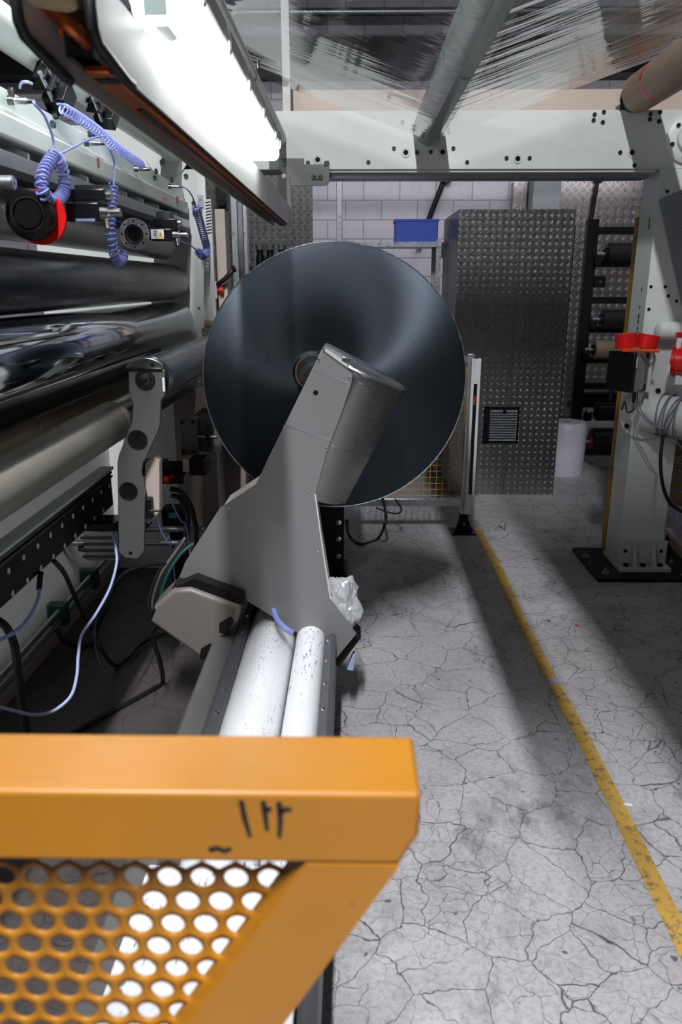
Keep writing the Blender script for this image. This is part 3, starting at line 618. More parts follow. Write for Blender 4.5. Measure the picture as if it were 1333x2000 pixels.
for k in (-1, 0, 1): qq = q+dl*(.013*k)-nb*.0015+V((0, 0, -.008)); MB().prism([qq-dl*.005+V((0, 0, -.012)), qq+dl*.005+V((0, 0, -.012)), qq+dl*.005+V((0, 0, .012)), qq-dl*.005+V((0, 0, .012))], -nb*.001).build('window', M['black'], lb_)
for k, (s, d_) in enumerate(((.03, .015), (.165, .02), (.172, .06), (.172, .085))):
    q = A+dl*s+nb*d_+V((0, 0, zb0)); mm = MB(); mm.cyl(q, q-V((0, 0, .028)), .011, 14); mm.cyl(q-V((0, 0, .028)), q-V((0, 0, .06)), .010, 12, .006); mm.build('cable_gland', M['black'] if k < 2 else M['steel'], t)
o = MB().tube(smooth_path([A+dl*.165+nb*.02+V((0, 0, 1.06)), at(1238, 800, y=4.22), at(1226, 805, y=4.24), at(1222, 785, y=4.26), at(1215, 800, y=4.3)]), .005, 6).build('device_cable', M['hose']); tag(o, 'black cable hooking down under the device box', 'cable')
for i, off in enumerate((0, 6)):
    q = A+dl*.172+nb*(.06+.025*i)+V((0, 0, 1.066)); o = MB().tube(smooth_path([q, at(1246+off, 800, y=4.25), at(1262+off, 820, y=4.22), at(1280+off, 832, y=4.17), at(1300, 838, y=4.14)]), .0045, 6).build('device_cable', M['greycable']); tag(o, ['first', 'second'][i]+' grey cable running from device box round under the cross tube', 'cable', 'grey device cables')
def tape(c, axis, R, w, label, nm='tape_roll'):
    s = thing(nm, c, label, 'tape'); axis = V(axis).normalized(); c = V(c)
    MB().ring(c-axis*w/2, c+axis*w/2, R, R*.72, 40).build('tape', M['tape'], s); MB().ring(c-axis*w/2*1.02, c+axis*w/2*1.02, R*.72, R*.66, 40).build('core', M['orange'], s); return s
tape((1.50, 4.30, 1.398), (-.10, .05, .99), 0.060, .078, 'red tape roll lying on the device box, left one of two')
tape((1.618, 4.305, 1.394), (.16, 0, .98), 0.056, .074, 'red tape roll lying tilted on the device box, right one of two')
t = thing('tape_cutter', (1.55, 4.28, zb1), 'orange plastic tape cutter lying on the device box in front of tape rolls', 'cutter')
a = V((1.47, 4.245, zb1+.008)); b = V((1.66, 4.235, zb1+.006)); MB().tube([a, a+(b-a)*.25, a+(b-a)*.5, b], .009, 8).build('handle', M['orange'], t); MB().box(1.46, 1.53, 4.225, 4.26, zb1, zb1+.018).build('head', M['orange'], t, bevel=.004)
t = thing('tape_dispenser', at(1322, 705, y=4.30), 'red tape roll in its holder hanging on the frame at right edge', 'tape')
c = at(1330, 703, y=4.30); ax = V((.80, -.60, 0)).normalized()
MB().ring(c-ax*.012, c+ax*.06, .085, .052, 40).build('tape', M['tape'], t); MB().ring(c-ax*.03, c-ax*.012, .093, .056, 40).build('holder', M['red'], t)
q = c+V((-.035, 0, .085)); MB().box(q.x-.012, q.x+.012, q.y-.04, q.y-.028, q.z-.05, q.z+.05).build('strap', M['paper'], t); MB().box(q.x-.016, q.x+.016, q.y-.045, q.y-.02, q.z+.04, q.z+.065).build('clip', M['red'], t)
q = at(1308, 720, y=4.22); MB().box(q.x-.014, q.x+.006, 4.222, 4.226, q.z-.025, q.z+.02).build('label', M['paper'], t); q = c+V((0, -.04, -.10)); MB().box(q.x-.03, q.x+.02, q.y, q.y+.012, q.z-.03, q.z+.02).build('tape_end', M['paper'], t)
MB().box(c.x+.02, c.x+.05, c.y, BY, c.z-.02, c.z+.02).build('hook', M['zinc'], t)
# ================================================================== OVERHEAD
RC = V((.392, BY, 2.478)); RR = .083
t = thing('film_guide_roller', (RC.x, 2.7, RC.z-RR), 'greenish speckled guide roller overhead under the clear film', 'roller')
MB().lathe([(0, 0), (RR*.97, 0), (RR, .004), (RR, 3.7), (0, 3.7)], (RC.x, BY-.02, RC.z), (0, -1, 0), 56).build('barrel', M['carbon'], t)
MB().cyl((RC.x, BY, RC.z), (RC.x, BY-.02, RC.z), .05, 24).build('journal', M['darksteel'], t); MB().ring((RC.x, 3.05, RC.z), (RC.x, 3.056, RC.z), RR+.0012, RR-.002, 56).build('joint_ring', M['steel'], t)
t = thing('guide_roller', (1.5, 4, 2.5), 'tan rubber guide roller overhead at the right edge', 'roller')
p = at(1232, 193, y=BY+.02); MB().lathe([(0, 0), (.088, 0), (.094, .006), (.094, 2.2), (0, 2.2)], (p.x+.02, BY-.06, p.z+.012), (0, -1, 0), 48).build('barrel', M['brownroll'], t)
MB().lathe([(0, 0), (.07, 0), (.075, .06), (.0, .06)], (p.x+.01, BY+.01, p.z), (.05, -1, 0), 32).build('end_hub', M['darksteel'], t); MB().ring((p.x+.02, 4.12, p.z+.012), (p.x+.02, 4.09, p.z+.012), .0948, .092, 48).build('red_mark', M['red'], t)
MB().tube(smooth_path([at(1218, 214, y=BY-.01), at(1214, 195, y=BY-.03), at(1222, 184, y=BY-.02), at(1232, 178, y=BY)]), .005, 6).build('cable', M['hose'], t)
MB().box(p.x-.06, p.x+.08, BY-.01, BY+.06, zt-.0, p.z-.03).build('bearing_block', M['darksteel'], t)
def film(name, label, x0, x1, zf, y0, y1, seed, mt, amp):
    m = MB(); nx, ny = 44, 150; vs = []; fs = []
    for i in range(nx+1):
        s = i/nx; x = x0+(x1-x0)*s
        for j in range(ny+1):
            y = y0+(y1-y0)*j/ny
            a = amp*min(1, s*5)*(noise.noise((y*5+seed, s*.9, seed))+.25*noise.noise((y*14+seed, s*1.2, 3)))
            vs.append((x, y, zf(x)+a))
    for i in range(nx):
        for j in range(ny): b = i*(ny+1)+j; fs.append((b, b+1, b+ny+2, b+ny+1))
    o = m._add(vs, fs).build(name, mt, angle=180); return tag(o, label, 'film')
xl, zl_ = RC.x-RR*.35, RC.z-RR*.94; xr, zr_ = RC.x+RR*.30, RC.z-RR*.955
film('stretch_film', 'clear plastic film web rising left from the guide roller overhead', xl, -.75, lambda x: zl_+(xl-x)*.335-.002, .3, 4.24, 1.3, M['film_calm'], .0022)
film('stretch_film', 'clear wrinkled plastic film web rising right from the guide roller overhead', xr, 2.3, lambda x: zr_+(x-xr)*.335-.002, .3, 4.24, 5.1, M['film'], .006)
# luminaire
t = thing('tube_luminaire', (-.312, 2.2, 2.105), 'lit damp proof fluorescent luminaire under the grey pipe', 'light')
lx, lz = -.312, 2.108; w = .052
def lprof(w, h0, h1, r=.018):
    return [(-w, h1), (-w, h0+r), (-w+r*.3, h0+r*.3), (-w+r, h0), (w-r, h0), (w-r*.3, h0+r*.3), (w, h0+r), (w, h1)]
MB().prism([(lx+a, 1.42, lz+b) for a, b in lprof(w, 0, .055)], (0, 1.48, 0)).build('diffuser', M['lum'], t, bevel=.006)
MB().prism([(lx+a, 1.40, lz+b) for a, b in lprof(w+.004, .055, .095, .004)], (0, 1.52, 0)).build('housing', M['white2'], t, bevel=.004)
MB().box(lx-.030, lx+.008, 1.412, 1.419, lz+.008, lz+.045).build('end_window', M['clearplastic'], t)
MB().prism([(lx-.020, 1.43, lz-.001), (lx+.006, 1.43, lz-.001), (lx+.006, 1.50, lz-.001), (lx-.007, 1.515, lz-.001), (lx-.020, 1.50, lz-.001)], (0, 0, -.0015)).build('socket_window', M['clearplastic'], t)
for y in (1.46, 1.74, 2.05, 2.36, 2.70, 2.86):
    for s in (-1, 1):
        if s == -1 and y not in (1.46,): continue
        x = lx+s*(w+.006); MB().tube(smooth_path([(x, y-.012, lz+.085), (x+s*.004, y-.012, lz+.05), (x+s*.001, y, lz+.035), (x+s*.004, y+.012, lz+.05), (x, y+.012, lz+.085)], 5), .0022, 6).build('clip', M['steel'], t)
for y in (1.8, 2.6): MB().box(lx-.12, lx+.02, y-.015, y+.015, lz+.095, lz+.10).build('mounting_strap', M['zinc'], t)
t2 = dup(t, (-.42, .12, .66), 'second tube luminaire hanging above the left rollers')
for c in kids(t2):
    if c.name.startswith('diffuser'): c.data = c.data.copy(); c.data.materials[0] = M['lum2']
for y in (1.85, 2.6): MB().cyl((-.73, y, 2.86), (-.73, y, 7.6), .006, 8).build('hanger_rod', M['zinc'], t2)
t = thing('support_pipe', (-.40, 2.7, 2.39), 'long grey round support pipe running beside the lit luminaire', 'pipe')
MB().cyl((-.405, .9, 2.437), (-.405, BY, 2.437), .046, 36).build('pipe', M['white'], t)
MB().ring((-.405, 3.14, 2.437), (-.405, 3.155, 2.437), .049, .044, 36).build('hose_clamp', M['darksteel'], t); MB().cyl((-.352, 3.147, 2.455), (-.352, 3.147, 2.485), .006, 8).build('clamp_screw', M['steel'], t)
# long duct / dust extraction channel
t = thing('electrode_channel', (-.385, 2.75, 1.99), 'long open white channel with copper electrode under the luminaire', 'channel')
cxr, cxl, cz0 = -.343, -.428, 1.993
def cplate(x, y0, top, sgn):
    pts = [(x, y0+.02, top), (x, y0, cz0+.055), (x, y0+.005, cz0+.022), (x, y0+.15, cz0), (x, BY-.03, cz0), (x, BY-.03, top)]
    return MB().prism(pts, (sgn*.003, 0, 0))
cplate(cxr, 1.13, 2.092, 1).build('side_plate', M['white'], t); cplate(cxl, 1.10, 2.13, -1).build('side_plate', M['white2'], t)
MB().box(cxl, cxr, 1.15, BY-.03, 2.086, 2.092).build('top_plate', M['white2'], t)
for x, y0, tp in ((cxr, 1.13, 2.092), (cxl, 1.10, 2.13)): MB().tube([(x, y0+.02, tp), (x, y0, cz0+.055), (x, y0+.004, cz0+.026), (x, y0+.02, cz0+.014), (x, y0+.15, cz0-.001), (x, y0+.18, cz0-.001)], .0080, 10).build('edge_trim', M['rubber'], t)
for x in (cxl+.028, cxr-.018): MB().box(x-.004, x+.004, 1.2, BY-.05, cz0+.010, cz0+.05).build('inner_rail', M['darksteel'], t)
MB().box(-.402, -.362, 1.26, BY-.05, cz0+.004, cz0+.016).build('electrode', M['copper'], t, bevel=.003); MB().box(-.387, -.377, 1.5, BY-.05, cz0+.000, cz0+.004).build('electrode_slot', M['darksteel'], t)
MB().prism([(-.405, 1.24, cz0+.052), (-.352, 1.24, cz0+.052), (-.352, 1.28, cz0+.008), (-.363, 1.285, cz0+.002), (-.393, 1.285, cz0+.002), (-.405, 1.28, cz0+.010)], (0, .04, 0)).build('end_block', M['black'], t, bevel=.008, seg=3)
MB().cyl((-.39, 1.239, cz0+.035), (-.39, 1.236, cz0+.035), .005, 12).build('screw', M['steel'], t)
MB().tube(smooth_path([at(168, 82, y=1.24), at(158, 70, y=1.2), at(140, 55, y=1.17), at(110, 30, y=1.17), at(90, 10, y=1.2)]), .010, 10).build('lead', M['copper'], t); MB().tube(smooth_path([at(118, 45, y=1.2), at(118, 62, y=1.2), at(128, 70, y=1.22)]), .003, 8).build('lead', M['orange'], t)
MB().cyl(at(98, 8, y=1.13), at(98, -14, y=1.13), .034, 28).build('insulator', M['wood'], t, bevel=.004)
m = MB(); p = at(150, 45, y=1.22); m.cyl(p, p+V((0, .03, .01)), .016, 14); m.build('fitting', M['darksteel'], t)
# pale pipe behind channel
t = thing('pale_cross_pipe', (-.95, 2.6, 2.3), 'pale green white pipe above the slitter beam ending in a round flange', 'pipe')
PX, PZ, PR = -.965, 2.372, .055
MB().cyl((PX, 1.0, PZ), (PX, BY, PZ), PR, 36).build('pipe', M['green_white'], t)
MB().lathe([(0, 0), (.115, 0), (.115, .012), (0, .012)], (PX-.03, BY, PZ-.01), (0, -1, 0), 40).build('flange', M['white'], t); MB().lathe([(0, 0), (.014, 0), (.014, .014), (0, .014)], (PX-.055, BY-.012, PZ-.055), (0, -1, 0), 14).build('bolt', M['steel'], t)
# upright beside the film (beige)
o = MB().box(-.375, -.335, BY+.02, BY+.08, zt, 3.3).build('upright_angle', M['white2']); tag(o, 'white upright angle standing on the left end of the crossbeam', 'upright')
o = MB().box(1.88, 1.98, BY+.02, BY+.1, zt, 3.0).build('upright_angle', M['white']); tag(o, 'white upright plate standing on the crossbeam right of the tan roller', 'upright')
# ================================================================== LEFT MACHINE
LX = -1.45
o = MB().box(LX-.03, LX, .7, BY+.05, .05, 1.25).build('machine_base_panel', M['white']); tag(o, 'long white base panel of the machine along the left floor', 'panel')
m = MB(); m.box(LX-.06, LX-.0, .7, BY+.05, 0, .05); o = m.build('machine_plinth', M['beige']); tag(o, 'low plinth under the white base panel', 'plinth')
t = thing('side_frame', (-1.1, BY, 0), 'tall white side frame plate where the rollers end', 'frame')
sp = [(-1.75, 0), (-1.75, 2.5), (-.80, 2.5), (-.80, 1.475), (-.86, 1.45), (-.86, 1.30), (-1.0, 1.25), (-1.02, 1.0), (-1.02, 0)]
MB().xz(sp, BY, BY+.04).build('plate', M['white'], t, bevel=.003)
for (u, v) in ((332, 306), (364, 344), (379, 397), (381, 417)): p = at(u, v, y=BY); MB().lathe([(0, 0), (.012, 0), (.012, .01), (.006, .01), (.006, .006), (0, .006)], p, (0, -1, 0), 12).build('bolt', M['darksteel'], t)
p = at(389, 602, y=BY); MB().cyl(p, p-V((0, .003, 0)), .007, 10).build('bolt', M['darksteel'], t)
t = thing('slotted_cover', (-.79, BY-.02, 1.5), 'narrow white slotted cover strip on the edge of the side frame', 'cover')
x0, x1 = -.815, -.765
MB().box(x0, x1, BY-.05, BY-.002, 1.45, 2.13).build('body', M['white'], t, bevel=.003)
for k in range(11): z = 1.955+k*.0155; MB().prism([(x1-.030, BY-.052, z), (x1-.002, BY-.052, z+.006), (x1-.002, BY-.052, z+.011), (x1-.030, BY-.052, z+.005)], (0, .002, 0)).build('slot', M['black'], t)
MB().box(x0-.02, x0+.01, BY-.06, BY-.05, 2.09, 2.15).build('latch', M['zinc'], t)
o = MB().box(-.755, -.70, BY-.01, BY+.12, 1.28, 2.085).build('cover_box', M['beige'], bevel=.005); tag(o, 'tall narrow beige cover box beside the slotted cover', 'cover')
t = thing('cable_duct', (-.72, 4.6, 2.05), 'black cable duct above the beige cover box', 'duct'); MB().box(-.75, -.69, BY+.02, BY+.1, 2.085, 2.45).build('duct', M['blackmetal'], t); MB().cyl((-.715, BY-.01, 2.12), (-.715, BY+.02, 2.12), .02, 16).build('cap', M['black'], t)
for k, (xa, xb, mt, lb_) in enumerate(((-.69, -.655, 'zinc', 'dull metal upright right of the beige cover box'), (-.652, -.625, 'steel', 'bright narrow metal upright behind the channel end'), (-.622, -.60, 'alu', 'rightmost metal upright left of the dark partition'))):
    o = MB().box(xa, xb, BY+.14, BY+.19, .6, 2.32).build('metal_upright', M[mt], bevel=.002); tag(o, lb_, 'upright', 'uprights beside the side frame')
t = thing('stop_button', at(432, 567, y=BY-.05), 'red mushroom stop button on a white holder beside the uprights', 'button')
p = at(420, 567, y=BY-.03); MB().box(p.x-.012, p.x+.012, p.y-.01, p.y+.03, p.z-.045, p.z+.045).build('holder', M['white'], t, bevel=.003); MB().lathe([(0, 0), (.010, 0), (.010, .012), (.02, .015), (.02, .035), (0, .038)], (p.x+.012, p.y, p.z), (1, 0, 0), 20).build('knob', M['red'], t)
t = thing('lever_handle', at(445, 540, y=BY-.05), 'black curved lever grip above the red stop button', 'handle')
MB().tube(smooth_path([at(425, 556, y=BY-.03), at(436, 548, y=BY-.05), at(448, 536, y=BY-.05), at(456, 526, y=BY-.04)]), .013, 12).build('grip', M['rubber'], t); p = at(456, 526, y=BY-.045); MB().cyl(p, p+V((.012, -.002, .006)), .018, 16).build('cap', M['black'], t)
o = MB().tube(smooth_path([at(400, 632, y=BY-.06), at(420, 632, y=BY-.06), at(445, 626, y=BY-.06)]), .018, 12).build('sleeve_fitting', M['card']); tag(o, 'short brown sleeve below the stop button', 'fitting')
# rollers
def roller(name, label, x, z, r, y0, y1, mat, jr=.03, seg=64, ring=None):
    s = thing(name, (x, (y0+y1)/2, z-r), label, 'roller')
    MB().lathe([(0, 0), (r*.96, 0), (r, .006), (r, y1-y0-.006), (r*.96, y1-y0), (0, y1-y0)], (x, y0, z), (0, 1, 0), seg).build('barrel', M[mat], s)
    MB().cyl((x, y1, z), (x, BY, z), jr, 24).build('journal', M['darksteel'], s)
    if ring:
        for ry in ring: MB().ring((x, ry, z), (x, ry+.006, z), r+.0012, r-.003, seg).build('joint_ring', M['beige'], s)
    return s
roller('pressure_roller', 'large matt black rubber roller, topmost of the big left rollers', -1.0, 1.705, .093, .75, 4.36, 'blackroll')
roller('chrome_roller', 'mirror chromed roller directly below the black rubber roller', -.985, 1.495, .111, .75, 4.30, 'chrome')
roller('grooved_roller', 'grooved shiny steel roller beneath the slitter knives', -1.03, 1.888, .066, .75, 4.36, 'groove')
s = roller('sleeved_roller', 'grey beige sleeved roller in front below the chrome roller', -.95, 1.177, .079, .5, 2.98, 'beigeroll', ring=[2.93])
MB().cyl((-.95, 2.98, 1.177), (-.95, 4.3, 1.177), .070, 48).build('bare_section', M['darksteel'], s)
s = roller('sleeved_roller', 'dark brownish roller half hidden behind the sleeved roller', -1.22, 1.20, .075, .75, 4.36, 'brownroll', ring=[2.75])
roller('spreader_roller', 'thin dark roller between the chrome and sleeved rollers', -1.10, 1.30, .045, .75, 4.36, 'blackmetal', jr=.02)
# contact roller + swing arm
ax_, az_ = -.735, 1.366
s = thing('contact_roller', (ax_, 3.5, az_-.08), 'black contact roller carried by the grey swing arm', 'roller')
MB().lathe([(0, 0), (.074, 0), (.079, .006), (.079, 1.58), (0, 1.58)], (ax_, 2.79, az_), (0, 1, 0), 56).build('barrel', M['blackroll'], s); MB().cyl((ax_, 4.37, az_), (ax_, BY+.0, az_), .03, 20).build('journal', M['steel'], s)
MB().ring((ax_, 2.786, az_), (ax_, 2.79, az_), .074, .066, 48).build('end_ring', M['steel'], s)
AY = 2.74
t = thing('swing_arm', (-.85, AY, .67), 'grey steel swing arm plate with round holes holding the contact roller', 'arm')
out = [(251, 722), (321, 722), (322, 770), (314, 782), (312, 830), (307, 845), (277, 908), (275, 925), (282, 960), (282, 1075), (270, 1092), (244, 1090), (232, 1078), (229, 905), (232, 888), (258, 825), (260, 790), (252, 768)]
hl = [(269, 859, .0385*.85), (251, 959, .031)]
poly = [at(u, v, y=AY) for u, v in out]
bmx = MB(); bmx.prism(poly, (0, .022, 0)); armp = bmx.build('plate', M['steelarm'], t, bevel=.003)
for i, (u, v, r) in enumerate(hl):
    p = at(u, v, y=AY); MB().lathe([(0, -.001), (r*.93, -.001), (r, -.002), (r, .003), (0, .003)], p, (0, 1, 0), 40).build('hole', M['black'], t)
    MB().ring(p+V((0, -.003, 0)), p+V((0, .001, 0)), r+.004, r, 40).build('hole_rim', M['darksteel'], t)
p = at(284, 742, y=AY)
MB().lathe([(0, 0), (.036, 0), (.036, .004), (.030, .004), (.030, .001), (.022, .002), (.020, .012), (.010, .014), (.008, .022), (0, .022)], p, (0, -1, 0), 40).build('bearing', M['darksteel'], t)
MB().box(p.x-.072, p.x+.065, AY-.006, AY+.02, p.z+.032, p.z+.042).build('clamp_bar', M['black'], t, bevel=.002)
MB().prism([(p.x+.07*math.cos(a)*.93, AY, p.z+.042+.036*math.sin(a)) for a in [math.pi*k/16 for k in range(17)]], (0, .018, 0)).build('cap', M['steel'], t, bevel=.002)
q = at(298, 713, y=AY); MB().cyl(q+V((0, .002, 0)), q-V((0, .004, 0)), .007, 12).build('cap_screw', M['black'], t); q = at(255, 1080, y=AY); MB().cyl(q, q-V((0, .002, 0)), .007, 12).build('pin_hole', M['black'], t)
q = at(320, 748, y=AY); MB().box(q.x-.004, q.x+.004, AY-.003, AY, q.z-.03, q.z+.02).build('paint_mark', M['paper'], t)
# mounting block behind the arm
g = [at(u, v, y=2.80) for u, v in ((283, 905), (302, 892), (311, 900), (312, 1000), (290, 1024), (283, 1020))]
MB().prism(g, (0, .05, 0)).build('bearing_bracket', M['beige'], t, bevel=.003)
g = at(292, 988, y=2.79); MB().box(g.x-.022, g.x+.015, 2.765, 2.80, g.z-.045, g.z+.035).build('stop_block', M['blackmetal'], t, bevel=.003); MB().cyl((g.x+.005, 2.77, g.z-.012), (g.x+.045, 2.768, g.z-.012), .006, 10).build('stop_screw', M['steel'], t)
MB().box(-.885, -.80, AY+.022, AY+.16, .78, .93).build('carriage', M['blackmetal'], t, bevel=.004)
# dotted guide rail
t = thing('perforated_guide_rail', (-1.0, 1.9, .8), 'dark guide rail with two rows of white dots and bright top edge', 'rail')
q1, q2 = at(0, 1072, x=-1.0), at(0, 1190, x=-1.0); zt_, zb_ = q1.z, q2.z
yend = 3.05
MB().box(-1.03, -1.0, .7, yend, zb_, zt_-.012).build('face_plate', M['blackmetal'], t, bevel=.002); MB().box(-1.04, -.985, .7, yend, zt_-.012, zt_).build('top_edge', M['green_white'], t, bevel=.002)
MB().box(-1.0, -.994, .7, yend, zt_-.030, zt_-.020).build('groove_strip', M['darksteel'], t); MB().box(-1.0, -.992, .7, yend, zt_-.045, zt_-.037).build('groove_strip', M['darksteel'], t)
for (a, b) in [(45, 1240), (123, 1170), (197, 1110), (263, 1053), (323, 1003), (380, 955), (433, 910), (482, 870), (527, 830), (570, 797), (143, 1290), (213, 1225), (278, 1165), (337, 1110), (393, 1057), (445, 1008), (492, 967), (538, 925), (66, 1357)]:
    p = at(a/2.666, 650+b/2.666, x=-1.0); MB().cyl(p-V((.001, 0, 0)), p+V((.001, 0, 0)), .0092, 14).build('dot', M['paper'], t)
# gear motor
t = thing('gear_motor', (-1.0, 2.9, .58), 'small grey gear motor below the guide rail beside the swing arm', 'motor')
p0 = at(166, 1095, y=2.80); p1 = at(228, 1037, y=2.80)
m = MB(); m.box(p0.x, p1.x, 2.80, 2.95, p0.z, p1.z); m.build('body', M['zinc'], t, bevel=.006)
for k in range(4): z = p0.z+.012+k*.026; MB().box(p0.x-.006, p1.x-.01, 2.793, 2.80, z, z+.010).build('fin', M['darksteel'], t)
MB().cyl((p0.x-.03, 2.83, p0.z+.04), (p0.x, 2.83, p0.z+.04), .012, 14).build('shaft', M['darksteel'], t); MB().box(p0.x, p1.x, 2.8, 2.92, p1.z, p1.z+.03).build('top_block', M['black'], t, bevel=.004)
MB().box(p1.x-.01, p1.x+.05, 2.84, 2.9, p0.z+.03, p0.z+.08).build('coupling', M['blackmetal'], t)
# pale blue cable and floor hoses
cab = smooth_path([at(219, 1038, y=2.79), at(226, 1072, y=2.75), at(228, 1100, y=2.7), at(215, 1148, y=2.6), at(190, 1195, y=2.5), at(160, 1240, y=2.4), at(153, 1280, y=2.3), at(150, 1320, y=2.22), at(138, 1360, y=2.15), at(105, 1388, y=2.1), at(70, 1396, y=2.06), at(35, 1390, y=2.02), at(-10, 1378, y=1.98)])
o = MB().tube(cab, .0052, 8).build('motor_cable', M['paleblue']); tag(o, 'pale blue cable swinging from the gear motor across the left floor', 'cable')
t = thing('air_hose', at(40, 1220, x=-.98), 'blue hose with black fitting hanging below the dotted guide rail', 'hose')
hh = smooth_path([at(77, 1150, x=-.99), at(74, 1170, x=-.97), at(60, 1200, x=-.96), at(35, 1230, x=-.95), at(-10, 1255, x=-.95)])
MB().tube(hh, .006, 8).build('hose', M['blue'], t); MB().tube([at(80, 1117, x=-.99), at(78, 1130, x=-.99), at(76, 1152, x=-.99)], .009, 10).build('fitting', M['black'], t)
o = MB().tube(smooth_path([at(-10, 1208, y=2.3), at(12, 1225, y=2.3), at(28, 1260, y=2.3), at(35, 1310, y=2.25), at(44, 1380, y=2.2), at(52, 1450, y=2.15), at(56, 1520, y=2.1)]), .014, 10).build('thick_hose', M['hose']); tag(o, 'thick black hose hanging down at the left frame edge', 'hose')
o = MB().tube(smooth_path([at(105, 1095, x=-1.02), at(125, 1118, x=-1.02), at(142, 1155, x=-1.05), at(158, 1190, x=-1.1), at(178, 1225, y=3.0), at(200, 1270, y=2.95), at(225, 1300, z=.02), at(250, 1285, z=.02), at(280, 1255, z=.02), at(340, 1230, z=.02)]), .009, 8).build('black_hose', M['hose']); tag(o, 'black hose dropping from the guide rail past the green clamps', 'hose')
o = MB().tube(smooth_path([at(118, 1444, z=.012), at(200, 1400, z=.012), at(300, 1345, z=.012), at(318, 1333, z=.012), at(312, 1290, z=.2), at(298, 1240, y=2.68), at(318, 1215, y=2.66)]), .010, 8).build('black_hose', M['hose']); tag(o, 'black hose lying on the dark floor toward the gear cover', 'hose')
o = MB().tube(smooth_path([at(188, 1205, y=3.0), at(186, 1260, y=2.95), at(200, 1305, y=2.9), at(230, 1348, z=.01)]), .0025, 6).build('thin_wire', M['greycable']); tag(o, 'thin grey wire hanging loose above the dark floor', 'wire')
o = MB().tube(smooth_path([at(188, 1232, z=.012), at(205, 1195, y=3.0), at(235, 1130, y=2.85), at(280, 1105, y=2.75), at(325, 1098, y=2.7)]), .009, 8).build('black_hose', M['hose']); tag(o, 'black hose arching to the left edge of the arm cover', 'hose')
o = MB().tube(smooth_path([at(112, 1230, x=-1.36), at(125, 1250, y=3.2), at(150, 1262, z=.02), at(185, 1255, z=.02)]), .014, 8).build('black_hose', M['hose']); tag(o, 'short black hose curling on the floor below the green clamps', 'hose')
# pipes with green clamps on base panel
PXX = -1.385
for k, z in enumerate((.215, .165)):
    o = MB().cyl((PXX, .7, z), (PXX, 4.3, z), .0135, 14).build('steel_pipe', M['zinc']); tag(o, ['upper', 'lower'][k]+' of two steel pipes running along the white base panel', 'pipe', 'steel pipes on the base panel')
for k, y in enumerate((3.33, 3.78)):
    o = MB().box(LX, PXX+.03, y-.028, y+.028, .135, .245).build('pipe_clamp', M['green'], bevel=.008); tag(o, ['nearer', 'farther'][k]+' green clamp holding the two steel pipes', 'clamp', 'green pipe clamps')
# slitter beam
t = thing('slitter_beam', (-1.0, 2.7, 1.965), 'long pale green white slitter beam carrying bolts and coiled hoses', 'beam')
SB0, SB1 = .75, 4.40
MB().box(-.96, -.915, SB0, SB1, 2.135, 2.188).build('upper_plate', M['green_white'], t, bevel=.002); MB().box(-.97, -.905, SB0, SB1, 2.120, 2.1335).build('upper_plate', M['green_white'], t, bevel=.0015)
MB().box(-1.03, -.892, SB0, SB1, 2.058, 2.119).build('box_section', M['green_white'], t, bevel=.008, seg=3)
MB().box(-1.06, -1.04, SB0, SB1, 1.96, 2.12).build('back_plate', M['white2'], t)
MB().box(-1.04, -.90, SB0, SB1, 2.018, 2.026).build('guide_top', M['zinc'], t); MB().box(-.96, -.893, SB0, SB1, 1.985, 2.026).build('guide_rail', M['zinc'], t, bevel=.002); MB().box(-.95, -.886, SB0, SB1, 1.962, 1.984).build('guide_lip', M['blackmetal'], t, bevel=.002)
for (u, v) in ((50, 297), (167, 343), (214, 360), (244, 378), (277, 390), (307, 402), (342, 415)): p = at(u, v, x=-.91); MB().prism([(-1.04, p.y, 2.026), (-.905, p.y, 2.026), (-.905, p.y, 2.045), (-.93, p.y, 2.058), (-1.04, p.y, 2.058)], (0, .012, 0)).build('rib', M['green_white'], t)
for (u, v) in ((18, 180), (105, 225), (173, 261), (303, 335), (334, 352)): m = MB(); bolt(m, at(u, v, x=-.915), (1, 0, 0), .012, .012); m.build('bolt', M['darksteel'], t)
for (u, v) in ((100, 243), (300, 348)): m = MB(); bolt(m, at(u, v, x=-.905), (1, 0, 0), .011, .012); m.build('bolt', M['darksteel'], t)
for (u, v) in ((192, 318), (346, 391)):
    p = at(u, v, x=-.8915); lb_ = MB().box(-.8925, -.8915, p.y-.025, p.y+.055, p.z-.022, p.z+.022).build('safety_label', M['paper'], t); MB().ring((-.8915, p.y, p.z), (-.8905, p.y, p.z), .017, .0125, 24).build('prohibition_ring', M['redink'], lb_); MB().box(-.8915, -.8905, p.y-.003, p.y+.003, p.z-.013, p.z+.013).build('hand_symbol', M['ink'], lb_)
for k in range(3): p = at(318+k*4, 389, x=-.8915); MB().box(-.892, -.891, p.y-.006, p.y+.002, p.z-.008, p.z+.008).build('red_mark', M['redink'], t)
p = at(333, 425, x=-.886); MB().box(-.893, -.884, p.y-.02, p.y+.02, p.z-.03, p.z+.02).build('red_flag', M['red'], t)
MB().box(-1.6, -.95, 4.40, BY, 2.0, 2.2).build('end_block', M['white2'], t)
